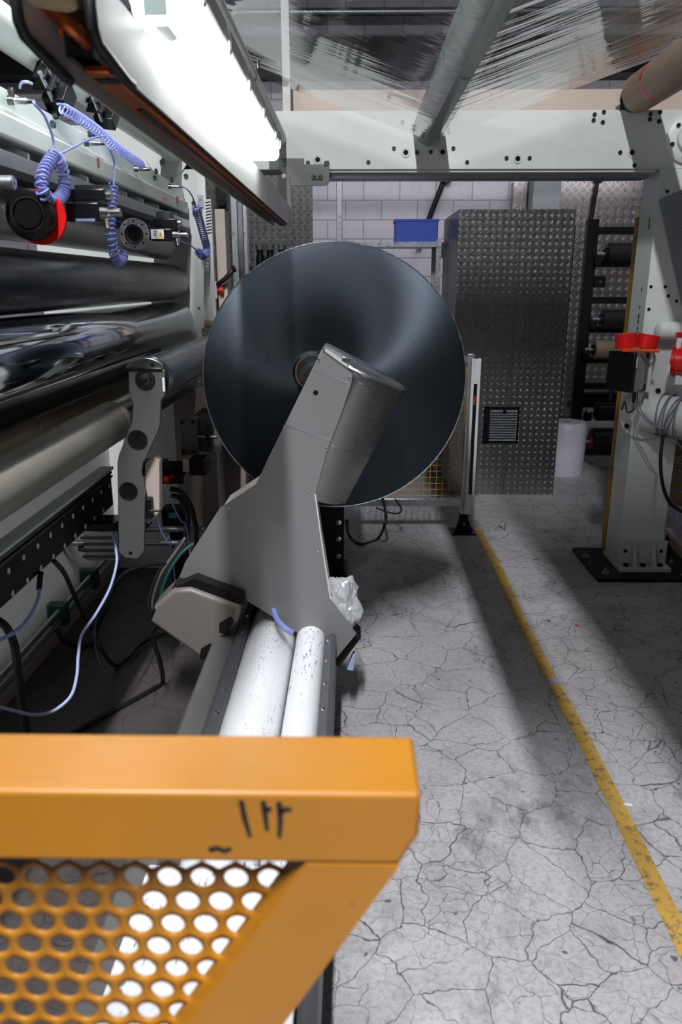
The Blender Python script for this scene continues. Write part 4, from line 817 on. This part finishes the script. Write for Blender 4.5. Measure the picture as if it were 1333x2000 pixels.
# hose couplings on beam
cps = [((15, 196), (52, 197)), ((165, 279), (200, 281)), ((262, 330), (292, 331)), ((329, 364), (352, 366))]
cn = ['nearest steel hose coupling on the slitter beam at the left edge', 'second hose coupling from the left on the slitter beam', 'third hose coupling from the left on the slitter beam', 'farthest hose coupling on the slitter beam next to the side frame']
ends = []
for ((a, b), (c, d)), n_ in zip(cps, cn):
    p = at(a, b, x=-.905); L = (at(c, d, x=-.905)-p).length*.45; q = p+V((.065, .013, 0))
    s = thing('hose_coupling', p, n_, 'coupling', 'hose couplings on the slitter beam')
    k_ = .65; P = lambda d, y_: p+V((d*k_, y_*k_, 0))
    MB().cyl(p, P(.022, .004), .0115, 16).build('base_nut', M['darksteel'], s); m = MB()
    for k in range(5): m.cyl(P(.024+.010*k, .005+.002*k), P(.030+.010*k, .006+.002*k), .0088, 16)
    m.cyl(P(.02, .004), P(.075, .015), .0065, 12); m.build('knurled_body', M['steel'], s); MB().cyl(P(.075, .015), P(.10, .02), .006, 12).build('tip', M['darksteel'], s); ends.append(q)
def hose(label, coil, pre=None, post=None, R=.0150, r=.0034, pitch=.0150):
    s = thing('coiled_air_hose', V(coil[0]), label, 'hose', 'violet blue coiled air hoses')
    MB().coil(coil, R, r, pitch).build('coil', M['blue'], s)
    if pre: MB().tube(smooth_path(pre), r, 8).build('straight_tail', M['blue'], s)
    if post: MB().tube(smooth_path(post), r, 8).build('straight_tail', M['blue'], s)
X = -.80
h = lambda u, v, x=X: at(u, v, x=x)
hose('violet blue coiled hose looping down in front of the red ringed knife', [h(106, 302), h(93, 322), h(82, 350), h(84, 376), h(104, 392), h(123, 378), h(126, 350), h(118, 322), h(109, 304)], [ends[0], h(66, 202), h(86, 225), h(100, 258), h(105, 282), h(100, 296), h(107, 302)], [h(108, 302), h(125, 297), h(150, 284), h(180, 270), h(207, 265)])
hose('violet blue coiled hose stretched straight above the slitter beam', [h(122, 212, -.87), h(150, 228, -.87), h(190, 255, -.87), h(230, 290, -.87), h(276, 322, -.87)], [h(112, 203, -.87), h(122, 205, -.87), h(122, 212, -.87)], [h(276, 322, -.87), h(285, 327, -.87), ends[2]], pitch=.026)
hose('violet blue coiled hose hanging in a long loop in the middle of the slitter beam', [h(222, 362), h(219, 400), h(216, 440), h(218, 475), h(227, 505), h(238, 508), h(242, 490)], [ends[1], h(213, 290), h(222, 310), h(224, 335), h(222, 362)], [h(242, 490), h(230, 480), h(226, 460), h(215, 430), h(200, 408)])
hose('violet blue coiled hose hanging beside the side frame, farthest right', [h(382, 404), h(390, 430), h(398, 460), h(404, 485), h(398, 500), h(388, 492)], [ends[3], h(366, 370), h(376, 384), h(382, 404)], [h(388, 492), h(370, 478), h(349, 470)], R=.0185, pitch=.016)
# knife holders
def knife(label, dc, dr, red, body, y, warn=False):
    s = thing('slitter_knife', dc, label, 'knife holder', 'slitter knives under the beam')
    dc = V(dc)
    if red:
        MB().lathe([(dr*.55, 0), (dr*1.10, 0), (dr*1.10, .012), (dr*.55, .012), (dr*.55, 0)], dc+V((.012, .03, -.004)), (0, 1, 0), 48).build('guard_ring', M['tape'], s)
        MB().lathe([(0, 0), (dr*.55, 0), (dr*.58, .006), (dr*.70, .006), (dr*.72, 0), (dr*.93, .002), (dr, .012), (dr, .045), (0, .045)], dc-V((0, .012, 0)), (0, 1, 0), 56).build('cover_disc', M['black'], s)
        MB().ring(dc-V((0, .013, 0)), dc-V((0, .011, 0)), dr*.70, dr*.62, 48).build('lip', M['darksteel'], s)
    else:
        MB().lathe([(dr*.5, 0), (dr, 0), (dr, .010), (dr*.5, .010), (dr*.5, 0)], dc, (0, 1, 0), 48).build('knife_disc', M['zinc'], s); MB().lathe([(0, .004), (dr*.5, .004), (dr*.55, -.008), (dr*.6, -.008), (dr*.62, 0)], dc, (0, 1, 0), 40).build('hub', M['black'], s)
        for a in range(8): q = dc+V((math.cos(a*.785)*dr*.82, 0, math.sin(a*.785)*dr*.82)); MB().cyl(q, q-V((0, .001, 0)), .004, 8).build('hole', M['black'], s)
    (u0, v0), (u1, v1) = body; a = at(u0, v1, y=y); b = at(u1, v0, y=y); W_ = b.x-a.x; H_ = b.z-a.z
    bd = MB().box(a.x, b.x, y, y+.05, a.z, b.z).build('cylinder_body', M['black'], s, bevel=.004)
    MB().cyl((a.x, y+.025, a.z+H_*.5), (dc.x+dr*.2, y+.025, a.z+H_*.5), H_*.22, 16).build('rod', M['blackmetal'], s); MB().cyl((a.x-.018, y+.025, a.z+H_*.5), (a.x, y+.025, a.z+H_*.5), H_*.4, 20).build('collar', M['black'], s)
    MB().box(a.x+W_*.2, b.x+.02, y+.0, y+.06, b.z+.004, b.z+.036).build('carriage_block', M['black'], s, bevel=.004); MB().box(a.x+W_*.3, b.x-.005, y+.01, y+.07, b.z+.036, 1.965).build('carriage_clamp', M['darksteel'], s); MB().cyl((b.x+.02, y+.02, b.z+.02), (b.x+.034, y+.02, b.z+.02), .013, 14).build('clamp_screw', M['steel'], s)
    m = MB(); m.cyl((b.x, y+.025, a.z+H_*.5), (b.x+.022, y+.025, a.z+H_*.5), H_*.42, 18); m.cyl((b.x+.022, y+.025, a.z+H_*.5), (b.x+.055, y+.025, a.z+H_*.5), H_*.24, 14); m.build('end_fitting', M['steel'], s); MB().cyl((b.x+.012, y+.02, a.z+.01), (b.x+.016, y+.015, a.z-.018), .008, 12).build('air_port', M['steel'], s)
    if warn:
        lb_ = MB().box(a.x+.004, a.x+W_*.62, y-.001, y, a.z+H_*.14, b.z-H_*.08).build('warning_label', M['paper'], bd)
    else: MB().box(a.x+W_*.28, a.x+W_*.86, y-.001, y, a.z+.001, a.z+H_*.16).build('label', M['purple'], bd)
    return s, a, b
D1 = at(58, 419, y=2.12); knife('black slitter knife with red guard ring at the left end of the beam', D1, .0635, True, ((130, 395), (192, 433)), 2.30)
D2 = at(262, 457, y=3.1); s, a, b = knife('slitter knife with grey disc and warning label near the side frame', D2, .058, False, ((294, 446), (336, 470)), 3.12, True)
pa = at(314, 458, y=3.119); lab_ = [c for c in s.children if c.name.startswith('cylinder_body')][0]
mm = MB(); r_ = .014; mm.prism([(pa.x-r_, 3.1185, pa.z-r_*.8), (pa.x+r_, 3.1185, pa.z-r_*.8), (pa.x, 3.1185, pa.z+r_)], (0, -.0008, 0)); mm.build('warning_triangle', M['yellowlabel'], lab_)
MB().box(pa.x-.0015, pa.x+.0015, 3.1168, 3.1177, pa.z-.006, pa.z+.006).build('warning_symbol', M['ink'], lab_)
for k in range(3): q = at(303, 452+k*4, y=3.119); MB().box(q.x-.006, q.x+.007, 3.1172, 3.118, q.z-.001, q.z+.001).build('label_line', M['ink'], lab_)
s = thing('slitter_knife', at(10, 356, y=2.0), 'steel tip of a slitter knife cut off at the left frame edge', 'knife holder', 'slitter knives under the beam'); p = at(-40, 356, y=2.0); q = at(26, 357, y=2.0)
MB().cyl(p, q, .017, 24).build('barrel', M['zinc'], s); MB().ring(q, q+V((.003, 0, 0)), .015, .006, 24).build('tip_ring', M['steel'], s); MB().box(p.x-.05, p.x+.02, 1.98, 2.03, p.z, 1.965).build('clamp', M['black'], s)
# sensor blocks on top of beam
def sensor(label, u, v, sc=1.0):
    p = at(u, v, x=-.93); s = thing('line_sensor', p, label, 'sensor', 'black sensor heads on the slitter beam'); R0 = Matrix.Translation(p) @ Matrix.Rotation(math.radians(-35), 4, 'X') @ Matrix.Rotation(math.radians(8), 4, 'Y')
    def bx(*a): return MB().box(*a, M=R0)
    bx(-.01, .06, -.012*sc, .055*sc, -.035*sc, .045*sc).build('head', M['black'], s, bevel=.003); bx(-.02, .04, -.050, -.042, -.04, .055).build('bracket_plate', M['blackmetal'], s, bevel=.002); bx(-.01, .03, -.085, -.078, -.035, .035).build('bracket_plate', M['blackmetal'], s, bevel=.002)
    for z in (-.03, .012): MB().cyl(R0 @ V((.02, -.10, z)), R0 @ V((.02, 0, z)), .007, 10).build('rod', M['zinc'], s)
    bx(0, .03, -.042, -.012, .02, .05).build('clamp', M['zinc'], s, bevel=.003); MB().cyl(p+V((-.01, .0, -.05)), p+V((-.02, 0.0, -.08)), .010, 10).build('stem', M['blackmetal'], s)
sensor('nearer black sensor head clamped on top of the slitter beam', 95, 180); sensor('farther black sensor head on the slitter beam behind the stretched coil', 192, 222, .8)
o = MB().tube(smooth_path([at(38, 172, x=-.93), at(42, 162, x=-.92), at(52, 160, x=-.9), at(62, 163, x=-.9)]), .004, 6).build('sensor_cable', M['paleblue']); tag(o, 'short pale cable bent into the nearer sensor head', 'cable')
# ---------------------------------------------------------------- dark gear between arm and side frame
t = thing('valve_block', (-.78, 3.7, .9), 'dark mounting plate with four bolts between swing arm and disc', 'mounting plate')
YV = 3.6
p0, p1 = at(352, 890, y=YV), at(385, 820, y=YV); MB().box(p0.x, p1.x, YV, YV+.12, p0.z, p1.z).build('plate', M['steelarm'], t, bevel=.005)
for (u, v) in ((356, 826), (377, 824), (359, 882), (379, 882)): q = at(u, v, y=YV); MB().cyl(q, q-V((0, .006, 0)), .008, 12).build('bolt', M['black'], t)
p2 = at(436, 885, y=YV+.06); MB().box(p1.x, p2.x, YV+.05, YV+.06, p0.z+.01, p1.z+.02).build('side_plate', M['steelarm'], t, bevel=.003)
MB().box(p0.x-.02, p2.x, YV+.1, YV+.7, p0.z+.04, p0.z+.12).build('support_arm', M['blackmetal'], t)
s = thing('clamp_lever', at(405, 850, y=YV-.02), 'small black clamp lever on the mounting plate', 'lever'); p = at(402, 852, y=YV); MB().cyl((p1.x, YV-.0, p.z), (p.x+.06, YV-.02, p.z), .008, 12).build('spindle', M['zinc'], s); MB().tube([at(409, 872, y=YV-.02), at(405, 852, y=YV-.02), at(401, 845, y=YV-.02), at(408, 830, y=YV-.02)], .008, 10).build('grip', M['black'], s)
t = thing('pneumatic_cylinder', at(360, 915, y=3.4), 'black pneumatic cylinder with red knob right of the swing arm', 'cylinder')
p0, p1 = at(312, 928, y=3.4), at(360, 905, y=3.4); MB().cyl((p0.x, 3.45, (p0.z+p1.z)/2), (p1.x, 3.45, (p0.z+p1.z)/2), (p1.z-p0.z)/2, 24).build('barrel', M['black'], t)
q0, q1 = at(368, 930, y=3.4), at(402, 898, y=3.4); MB().box(q0.x, q1.x, 3.4, 3.52, q0.z, q1.z).build('end_block', M['blackmetal'], t, bevel=.012); a, b = at(358, 922, y=3.4), at(369, 898, y=3.4); MB().box(a.x, b.x, 3.40, 3.5, a.z, b.z).build('flange', M['beige'], t)
a, b = at(311, 946, y=3.38), at(358, 929, y=3.38); MB().box(a.x, b.x, 3.38, 3.46, a.z, b.z).build('valve', M['black'], t, bevel=.006)
p = at(328, 937, y=3.37); MB().cyl(p-V((.016, 0, 0)), p+V((.008, 0, 0)), .015, 16).build('red_knob', M['red'], t); q = at(335, 931, y=3.37); MB().cyl(q-V((0.006, 0, 0)), q+V((.008, 0, .004)), .008, 12).build('red_knob', M['red'], t); MB().cyl(at(300, 937, y=3.37), at(318, 937, y=3.37), .003, 8).build('pin', M['steel'], t)
MB().box(-1.0, p0.x+.02, 3.42, 3.5, p0.z-.01, p1.z).build('mount', M['blackmetal'], t)
o = MB().box(-1.02, -.62, 4.3, BY, 0.0, 1.12).build('lower_frame_panel', paint('shaded_beige_panel', (.26, .215, .19), .5, amount=.4), bevel=.004); tag(o, 'beige lower frame panel darkened as in shade, behind the disc and arm', 'panel')  # panel beige darkened in the colour to stand for shade
o = MB().box(-.765, -.745, 4.18, 4.299, 0, 1.0).build('panel_edge', M['white2'], bevel=.002); tag(o, 'pale upright edge strip on the lower frame panel', 'upright')
for i, (pp, lb_) in enumerate((([(333, 955), (352, 960), (372, 985), (380, 1015), (384, 1040)], 'outer black hose arching right of the swing arm'), ([(335, 968), (350, 972), (364, 992), (368, 1015), (366, 1030)], 'inner black hose arching right of the swing arm'))):
    o = MB().tube(smooth_path([at(u, v, y=3.5) for u, v in pp]+[at(pp[-1][0], pp[-1][1]+60, y=3.5), V((at(pp[-1][0], pp[-1][1], y=3.5).x-.03, 3.5, .014))]), .012, 10).build('black_hose', M['hose']); tag(o, lb_, 'hose')
for i, (pp, lb_) in enumerate((([(323, 945), (335, 980), (352, 1015), (368, 1050)], 'blue air hose slanting down below the red knob'), ([(306, 1005), (312, 1030), (325, 1055), (334, 1065)], 'blue air hose slanting down beside the swing arm foot'))):
    o = MB().tube(smooth_path([at(u, v, y=3.36) for u, v in pp]+[V((at(pp[-1][0], pp[-1][1], y=3.36).x+.02, 3.36, .012))]), .004, 8).build('air_hose', M['blue']); tag(o, lb_, 'hose', 'thin blue air hoses under the cylinder')
t = thing('terminal_box', at(340, 1010, y=3.9), 'small dark terminal box with pale blue label behind the hoses', 'box'); p = at(338, 1022, y=3.9); MB().box(p.x-.06, p.x+.07, 3.9, 4.0, p.z-.05, p.z+.08).build('body', M['blackmetal'], t, bevel=.004); MB().box(p.x-.02, p.x+.025, 3.897, 3.9, p.z+.03, p.z+.06).build('label', M['teal'], t); MB().box(p.x-.03, p.x+.03, 3.93, 4.0, 0, p.z-.05).build('stand', M['blackmetal'], t)
for k, v in enumerate((1035, 1062)):
    a, b = at(290, v, y=3.55), at(400, v-2, y=3.55); a.x = LX-.01; o = MB().cyl(a, b, .014, 14).build('cross_rod', M['zinc']); tag(o, ['upper', 'lower'][k]+' dull steel cross rod behind the arm cover', 'rod', 'cross rods behind the arm cover')
# ================================================================== WINDER
DY = 3.22
dc = at(653, 743, y=DY); DR = at(911, 743, y=DY).x-dc.x
t = thing('winding_disc', (dc.x, DY, dc.z-DR), 'huge dark grey disc behind the winder arm', 'disc')
d = MB().lathe([(0, 0), (DR-.006, 0), (DR-.002, .002), (DR-.002, .020), (0, .020)], dc, (0, 1, 0), 160).build('plate', M['disc'], t)
MB().ring(dc+V((0, -.001, 0)), dc+V((0, .023, 0)), DR, DR-.004, 160).build('rim', M['rim'], t)
hb = at(612, 728, y=DY-.06)
MB().lathe([(0, 0), (.075, 0), (.085, .01), (.085, .06), (0, .06)], hb, (0, 1, 0), 48).build('hub', M['darksteel'], t); MB().ring(hb-V((0, .002, 0)), hb+V((0, .004, 0)), .074, .068, 48).build('hub_ring', M['steel'], t)
MB().cyl((dc.x, DY+.02, dc.z), (dc.x, 4.3, dc.z), .075, 32).build('shaft', M['darksteel'], t); MB().lathe([(0, 0), (.16, 0), (.16, .03), (0, .03)], (dc.x, DY+.02, dc.z), (0, 1, 0), 40).build('back_flange', M['darksteel'], t)
t = thing('winder_pedestal', (-.12, 4.3, 0), 'black pedestal with bolts standing behind and below the disc', 'pedestal')
MB().box(-.24, -.05, 4.28, 4.5, 0, 1.25).build('column', M['blackmetal'], t, bevel=.004); MB().box(-.24, -.03, 4.25, 4.53, 0, .03).build('foot', M['blackmetal'], t)
for (u, v) in ((662, 1052), (662, 1086), (662, 1020)): p = at(u, v, y=4.28); MB().lathe([(0, 0), (.016, 0), (.016, .01), (0, .012)], p, (0, -1, 0), 14).build('bolt', M['steel'], t)
# arm
AYF = 2.66
ang_ = V((.454, 0, .891)).normalized(); sv = V((.891, 0, -.454)).normalized()
t = thing('winder_arm', (-.25, AYF, .3), 'tilted grey winder arm with sheet metal cover in front of the disc', 'arm')
po = [(629, 683), (690, 727), (687, 750), (665, 815), (640, 880), (616, 965), (629, 1060), (646, 1170), (697, 1238), (656, 1288), (560, 1222), (470, 1166), (440, 1152), (350, 1128), (362, 1098), (430, 992), (500, 946)]
MB().prism([at(u, v, y=AYF) for u, v in po], (0, .006, 0)).build('front_cover', M['arm'], t, bevel=.0015)
inn = [(633, 690), (686, 727), (683, 750), (661, 815), (636, 880), (612, 965), (625, 1060), (642, 1170), (690, 1238), (654, 1280), (560, 1216), (470, 1160), (440, 1146), (358, 1122), (366, 1100), (434, 996), (504, 950)]
MB().prism([at(u, v, y=AYF)+V((0, .006, 0)) for u, v in inn], (0, .20, 0)).build('body', M['white2'], t)
# drum cover
o0 = at(629, 683, y=AYF); prof = []
import math as _m
sA, sB = .128, .345
prof.append((sA-.01, .012))
for k in range(15):
    a = _m.pi*k/14*.92; prof.append((sA+(sB-sA)*.5-(sB-sA)*.5*_m.cos(a)+.0*k, .012+.0+ (1-_m.cos(a*.5))*.26*1.2))
prof = [(sA-.02, .02), (sA+.02, .012), (sA+.06, .018), (sA+.10, .035), (sA+.14, .064), (sA+.17, .10), (sA+.195, .145), (sB, .20), (sB-.005, .26), (sB-.03, .31), (sB-.07, .35), (sB-.12, .38), (sB-.18, .395), (sA-.08, .395), (-.0, .38), (-.0, .21), (sA-.03, .206)]
def drum_ring(tt, sc=1.0):
    c = V((.16, .21)); return [o0+sv*(c.x+(p[0]-c.x)*sc)+V((0, c.y+(p[1]-c.y)*sc, 0))+ang_*tt for p in prof]
def loft(rings):
    m = MB(); n = len(rings[0]); vs = [p for r in rings for p in r]; fs = [tuple(range(n)), tuple((len(rings)-1)*n+k for k in range(n-1, -1, -1))]
    for i in range(len(rings)-1):
        for k in range(n): k2 = (k+1) % n; fs.append((i*n+k, i*n+k2, (i+1)*n+k2, (i+1)*n+k))
    return m._add(vs, fs)
loft([drum_ring(-.50), drum_ring(-.045)]).build('drum_cover', M['drum'], t, angle=25)
loft([drum_ring(-.045, 1.004), drum_ring(-.018, 1.004), drum_ring(-.006, .985), drum_ring(-.002, .95), drum_ring(0, .90)]).build('drum_cap', M['drum'], t, angle=60)
for tt in (-.018, -.045): loft([drum_ring(tt, 1.010), drum_ring(tt+.005, 1.010)]).build('cap_band', M['steel'], t)
loft([drum_ring(-.285, 1.006), drum_ring(-.282, 1.006)]).build('seam_band', M['steel'], t)
p = at(652, 692, y=AYF+.02); 
q = o0+ang_*.012+sv*.075+V((0, .03, 0)); MB().prism([q, q+sv*.03, q+sv*.03+V((0, .02, 0)), q+V((0, .02, 0))], ang_*-.02).build('cap_latch', M['steel'], t, bevel=.003)
m = MB(); e = [at(u, v, y=AYF-.001) for u, v in ((630, 684), (690, 728), (687, 750), (665, 815), (640, 880), (616, 965))]; m.tube(e, .0022, 6); m.build('cover_edge', M['steel'], t)
m = MB(); e = [at(u, v, y=AYF-.001) for u, v in ((616, 965), (629, 1060), (646, 1170))]; m.tube(e, .003, 6); m.build('cover_edge', M['white'], t)
m = MB(); m.tube([at(u, v, y=AYF-.0005) for u, v in ((556, 829), (600, 845), (648, 860))], .0011, 6); m.build('cover_seam', M['steel'], t)
m = MB(); m.tube([at(u, v, y=AYF-.0005) for u, v in ((608, 723), (640, 733), (681, 747))], .0011, 6); m.build('cover_seam', M['steel'], t)
for (u, v) in ((623, 703), (683, 738), (556, 832), (639, 877), (446, 992), (376, 1062), (622, 1076), (683, 1213), (602, 965)): p = at(u, v, y=AYF); MB().lathe([(0, 0), (.0055, 0), (.0045, .003), (0, .004)], p, (0, -1, 0), 12).build('screw', M['steel'], t)
p = at(617, 767, y=AYF); MB().cyl(p+V((0, .002, 0)), p-V((0, .0008, 0)), .009, 16).build('cable_hole', M['black'], t)
MB().cyl(hb-V((0, .18, 0)), hb, .045, 24).build('spindle', M['darksteel'], t)
MB().prism([at(u, v, y=AYF+.03) for u, v in ((640, 1285), (655, 1288), (697, 1238), (706, 1246), (664, 1302), (640, 1296))], (0, .1, 0)).build('foot_edge', M['blackmetal'], t, bevel=.003)
MB().prism([at(u, v, y=AYF+.05) for u, v in ((678, 1308), (690, 1278), (694, 1279), (690, 1310))], (0, .03, 0)).build('drip_tab', M['paleblue'], t)
MB().box(-.40, -.20, AYF+.2, 4.3, .42, .62).build('rear_beam', M['blackmetal'], t)
# gear cover under the arm
t = thing('gear_cover', (-.6, 2.6, .32), 'tilted beige gear cover box hanging under the winder arm', 'gear cover')
g = [(289, 1212), (300, 1186), (338, 1152), (372, 1150), (470, 1186), (464, 1215), (440, 1240), (398, 1290)]
MB().prism([at(u, v, y=2.58) for u, v in g], (0, .16, 0)).build('body', M['gearcover'], t, bevel=.014, seg=3)
for c4 in ([(428, 1218), (452, 1204), (458, 1216), (440, 1238), (428, 1236)], [(392, 1268), (412, 1256), (418, 1264), (400, 1290), (390, 1288)], [(288, 1206), (300, 1186), (304, 1192), (294, 1214)]): MB().prism([at(u, v, y=2.575) for u, v in c4], (0, .03, 0)).build('corner_clip', M['black'], t, bevel=.004)
MB().prism([at(u, v, y=2.60) for u, v in ((335, 1150), (380, 1130), (475, 1165), (478, 1182), (372, 1150))], (0, .14, 0)).build('top_plate', M['blackmetal'], t)
for i, (dx, mt) in enumerate(((0, 'zinc'), (7, 'hose'), (13, 'green'), (-7, 'hose'))):
    o = MB().tube(smooth_path([at(362+dx, 1050+abs(dx), y=2.74), at(340+dx, 1082, y=2.72), at(318+dx, 1115, y=2.70), at(304+dx, 1150, y=2.70), at(298+dx, 1185, y=2.70), at(312, 1205, y=2.70), at(325+dx, 1215, y=2.68)]), .006, 8).build('hose', M[mt]); tag(o, ['bare metal line', 'black line', 'dark green line', 'outermost black line'][i]+' in the hose bundle left of the arm cover', 'hose', 'hose bundle at the arm edge')
# plastic wad
def wad(name, c, r, seed, mat, label, sq=(1, 1, 1)):
    bm = bmesh.new(); bmesh.ops.create_icosphere(bm, subdivisions=4, radius=1)
    for v in bm.verts:
        d_ = 1+.42*noise.noise(v.co*1.7+V((seed, 0, 0)))+.24*abs(noise.noise(v.co*4.1+V((0, seed, 0))))-.1*noise.noise(v.co*9)
        v.co = V((v.co.x*sq[0], v.co.y*sq[1], v.co.z*sq[2]))*d_*r+V(c)
    m = MB(); m.bm.free(); m.bm = bm; o = m.build(name, mat, angle=22); return tag(o, label, 'plastic film')
wad('plastic_wad', at(668, 1180, y=2.74), .088, 2.2, M['bag'], 'crumpled clear plastic film wad stuck at the right of the arm foot', (.75, .7, 1.25))
# turret crossbeam
t = thing('turret_crossbeam', (-.28, 1.8, .15), 'white turret crossbeam of two tubes with black screw rails on the floor side', 'crossbeam')
TB0, TB1 = .75, 2.95
MB().cyl((-.314, TB0, .355), (-.314, TB1, .355), .096, 56).build('main_tube', M['tube'], t); MB().cyl((-.157, TB0, .392), (-.157, TB1, .392), .055, 40).build('small_tube', M['tube'], t)
M['rail'] = paint('slate_rail', (.075, .077, .088), .42, amount=.3)
MB().prism([(-.400, 1.42, .43), (-.427, 1.42, .445), (-.445, 1.42, .425), (-.445, 1.42, .25), (-.40, 1.42, .25)], (0, TB1-1.42, 0)).build('left_rail', M['rail'], t)
MB().prism([(-.445, TB0, .425), (-.505, TB0, .44), (-.515, TB0, .43), (-.515, TB0, .15), (-.445, TB0, .15)], (0, TB1-TB0, 0)).build('side_cover', paint('dull_side_cover', (.10, .097, .093), .5, amount=.3), t)
MB().prism([(-.105, TB0, .40), (-.075, TB0, .42), (-.060, TB0, .41), (-.060, TB0, .22), (-.105, TB0, .22)], (0, TB1-TB0, 0)).build('right_rail', M['rail'], t)
MB().box(-.452, -.10, TB0, 1.40, .440, .456).build('end_flange', M['tube'], t, bevel=.003)
for y in (.95, 1.10, 1.27): MB().lathe([(0, 0), (.011, 0), (.011, .004), (.007, .004), (.007, .001), (0, .001)], (-.428, y, .456), (0, 0, 1), 16).build('flange_bolt', M['zinc'], t)
MB().box(-.50, -.07, TB0, TB1, .10, .24).build('under_beam', M['blackmetal'], t)
for k in range(10): y = 1.50+k*.14; MB().lathe([(0, 0), (.008, 0), (.006, .006), (0, .008)], (-.413, y, .4375), (-.3, 0, 1), 12).build('screw', M['steel'], t)
for k in range(12): y = 1.0+k*.16; MB().lathe([(0, 0), (.008, 0), (.006, .006), (0, .008)], (-.088, y, .4125), (.3, 0, 1), 12).build('screw', M['steel'], t)
for y in (.9, 2.75): MB().box(-.42, -.14, y-.06, y+.06, 0, .10).build('foot', M['blackmetal'], t)
o = MB().tube(smooth_path([at(535, 1192, y=2.6), at(542, 1210, y=2.55), at(556, 1226, y=2.5), at(572, 1236, y=2.5)]), .011, 10).build('air_hose', M['blue']); tag(o, 'blue hose stub curving out between tube and arm cover', 'hose')
# ================================================================== FOREGROUND YELLOW GUARD
GY0, GY1, GZ = .529, .613, 1.302
t = thing('yellow_guard', (-.3, GY0, 0), 'yellow machine guard with perforated sheet in the foreground', 'guard')
def gp(u, v): p = at(u, v, y=GY0); return (p.x, p.z)
xr_ = gp(820, 1555)[0]+.001; zi = gp(0, 1686)[1]
A1 = gp(824, 1632); A2 = gp(555, 2000); I1 = gp(598, 1688); I2 = gp(367, 2000)
def ext(a, b, z): k = (z-a[1])/(b[1]-a[1]); return (a[0]+(b[0]-a[0])*k, z)
ZB = .45
bar = [(-1.3, GZ), (xr_, GZ), (xr_, A1[1]), ext(A1, A2, I1[1]), (-1.3, I1[1])]
MB().prism([(x, GY0, z) for x, z in bar], (0, GY1-GY0, 0)).build('top_bar', M['yellow'], t, bevel=.0045, seg=3)
MB().prism([(x, GY0, z) for x, z in [ext(A1, A2, I1[1]-.0002), ext(A1, A2, ZB), ext(I1, I2, ZB), (I1[0], I1[1]-.0002)]], (0, .040, 0)).build('slanted_leg', M['yellow'], t)
PYp = GY0+.035
def clipf(x, z): k = ext(I1, I2, z)[0]; return x < k+.012 and z < I1[1]+.015
ph = at(527, 1713, y=PYp)
o = perforated(-.75, ph.x+.033*.0+.0001, .70, ph.z, PYp, .0302, .0107, clipf, 24).build('perforated_sheet', M['yellow'], t); md = o.modifiers.new('s', 'SOLIDIFY'); md.thickness = .0025
MB().box(-1.3, I1[0]-.004, GY0+.02, GY1-.02, I1[1]-.005, I1[1]+.002).build('seam', M['blackmetal'], t)
MB().box(-.9, -.86, GY0+.01, GY1-.01, 0, GZ-.06).build('leg', M['yellow'], t)
k_ = ext(A1, A2, ZB)[0]-.09; MB().box(k_-.04, k_+.03, GY0+.002, GY0+.038, 0, ZB+.02).build('leg', M['yellow'], t)
for st in ([(471, 1563), (478, 1598), (489, 1634)], [(514, 1564), (518, 1590), (522, 1622)], [(517, 1582), (525, 1580), (531, 1581)], [(545, 1566), (548, 1600), (546, 1636)], [(547, 1586), (558, 1580), (570, 1581)], [(408, 1660), (425, 1656), (440, 1662), (452, 1656)]):
    pts = [at(u, v, y=GY0) for u, v in st]; m = MB(); L_ = []; R2 = []
    for i, p in enumerate(pts): d_ = (pts[min(i+1, len(pts)-1)]-pts[max(i-1, 0)]).normalized(); nn = V((-d_.z, 0, d_.x))*(.0024 if i < len(pts)-1 else .0016); L_.append(p+nn); R2.append(p-nn)
    m.prism(L_+R2[::-1], (0, -.0005, 0)); m.build('marker_stroke', M['ink'], t)
# small litter on the floor
for (u, v, mt, w, lb_) in ((1228, 1573, 'paper', .018, 'white paper scrap on the yellow floor tape'), (1032, 1196, 'paper', .010, 'pale paper scrap on the far yellow floor tape'), (1127, 1222, 'red', .012, 'red plastic scrap on the floor right of the yellow tape'), (1073, 1213, 'ink', .010, 'small dark crumb on the floor right of the yellow tape')):
    p = at(u, v, z=.003); m = MB(); m.prism([p+V((-w, 0, 0)), p+V((-.2*w, w*.7, .001)), p+V((w, w*.3, 0)), p+V((.5*w, -w*.5, .001))], (0, 0, .0015)); o = m.build('floor_scrap', M[mt]); tag(o, lb_, 'scrap')
bpy.context.view_layer.update()
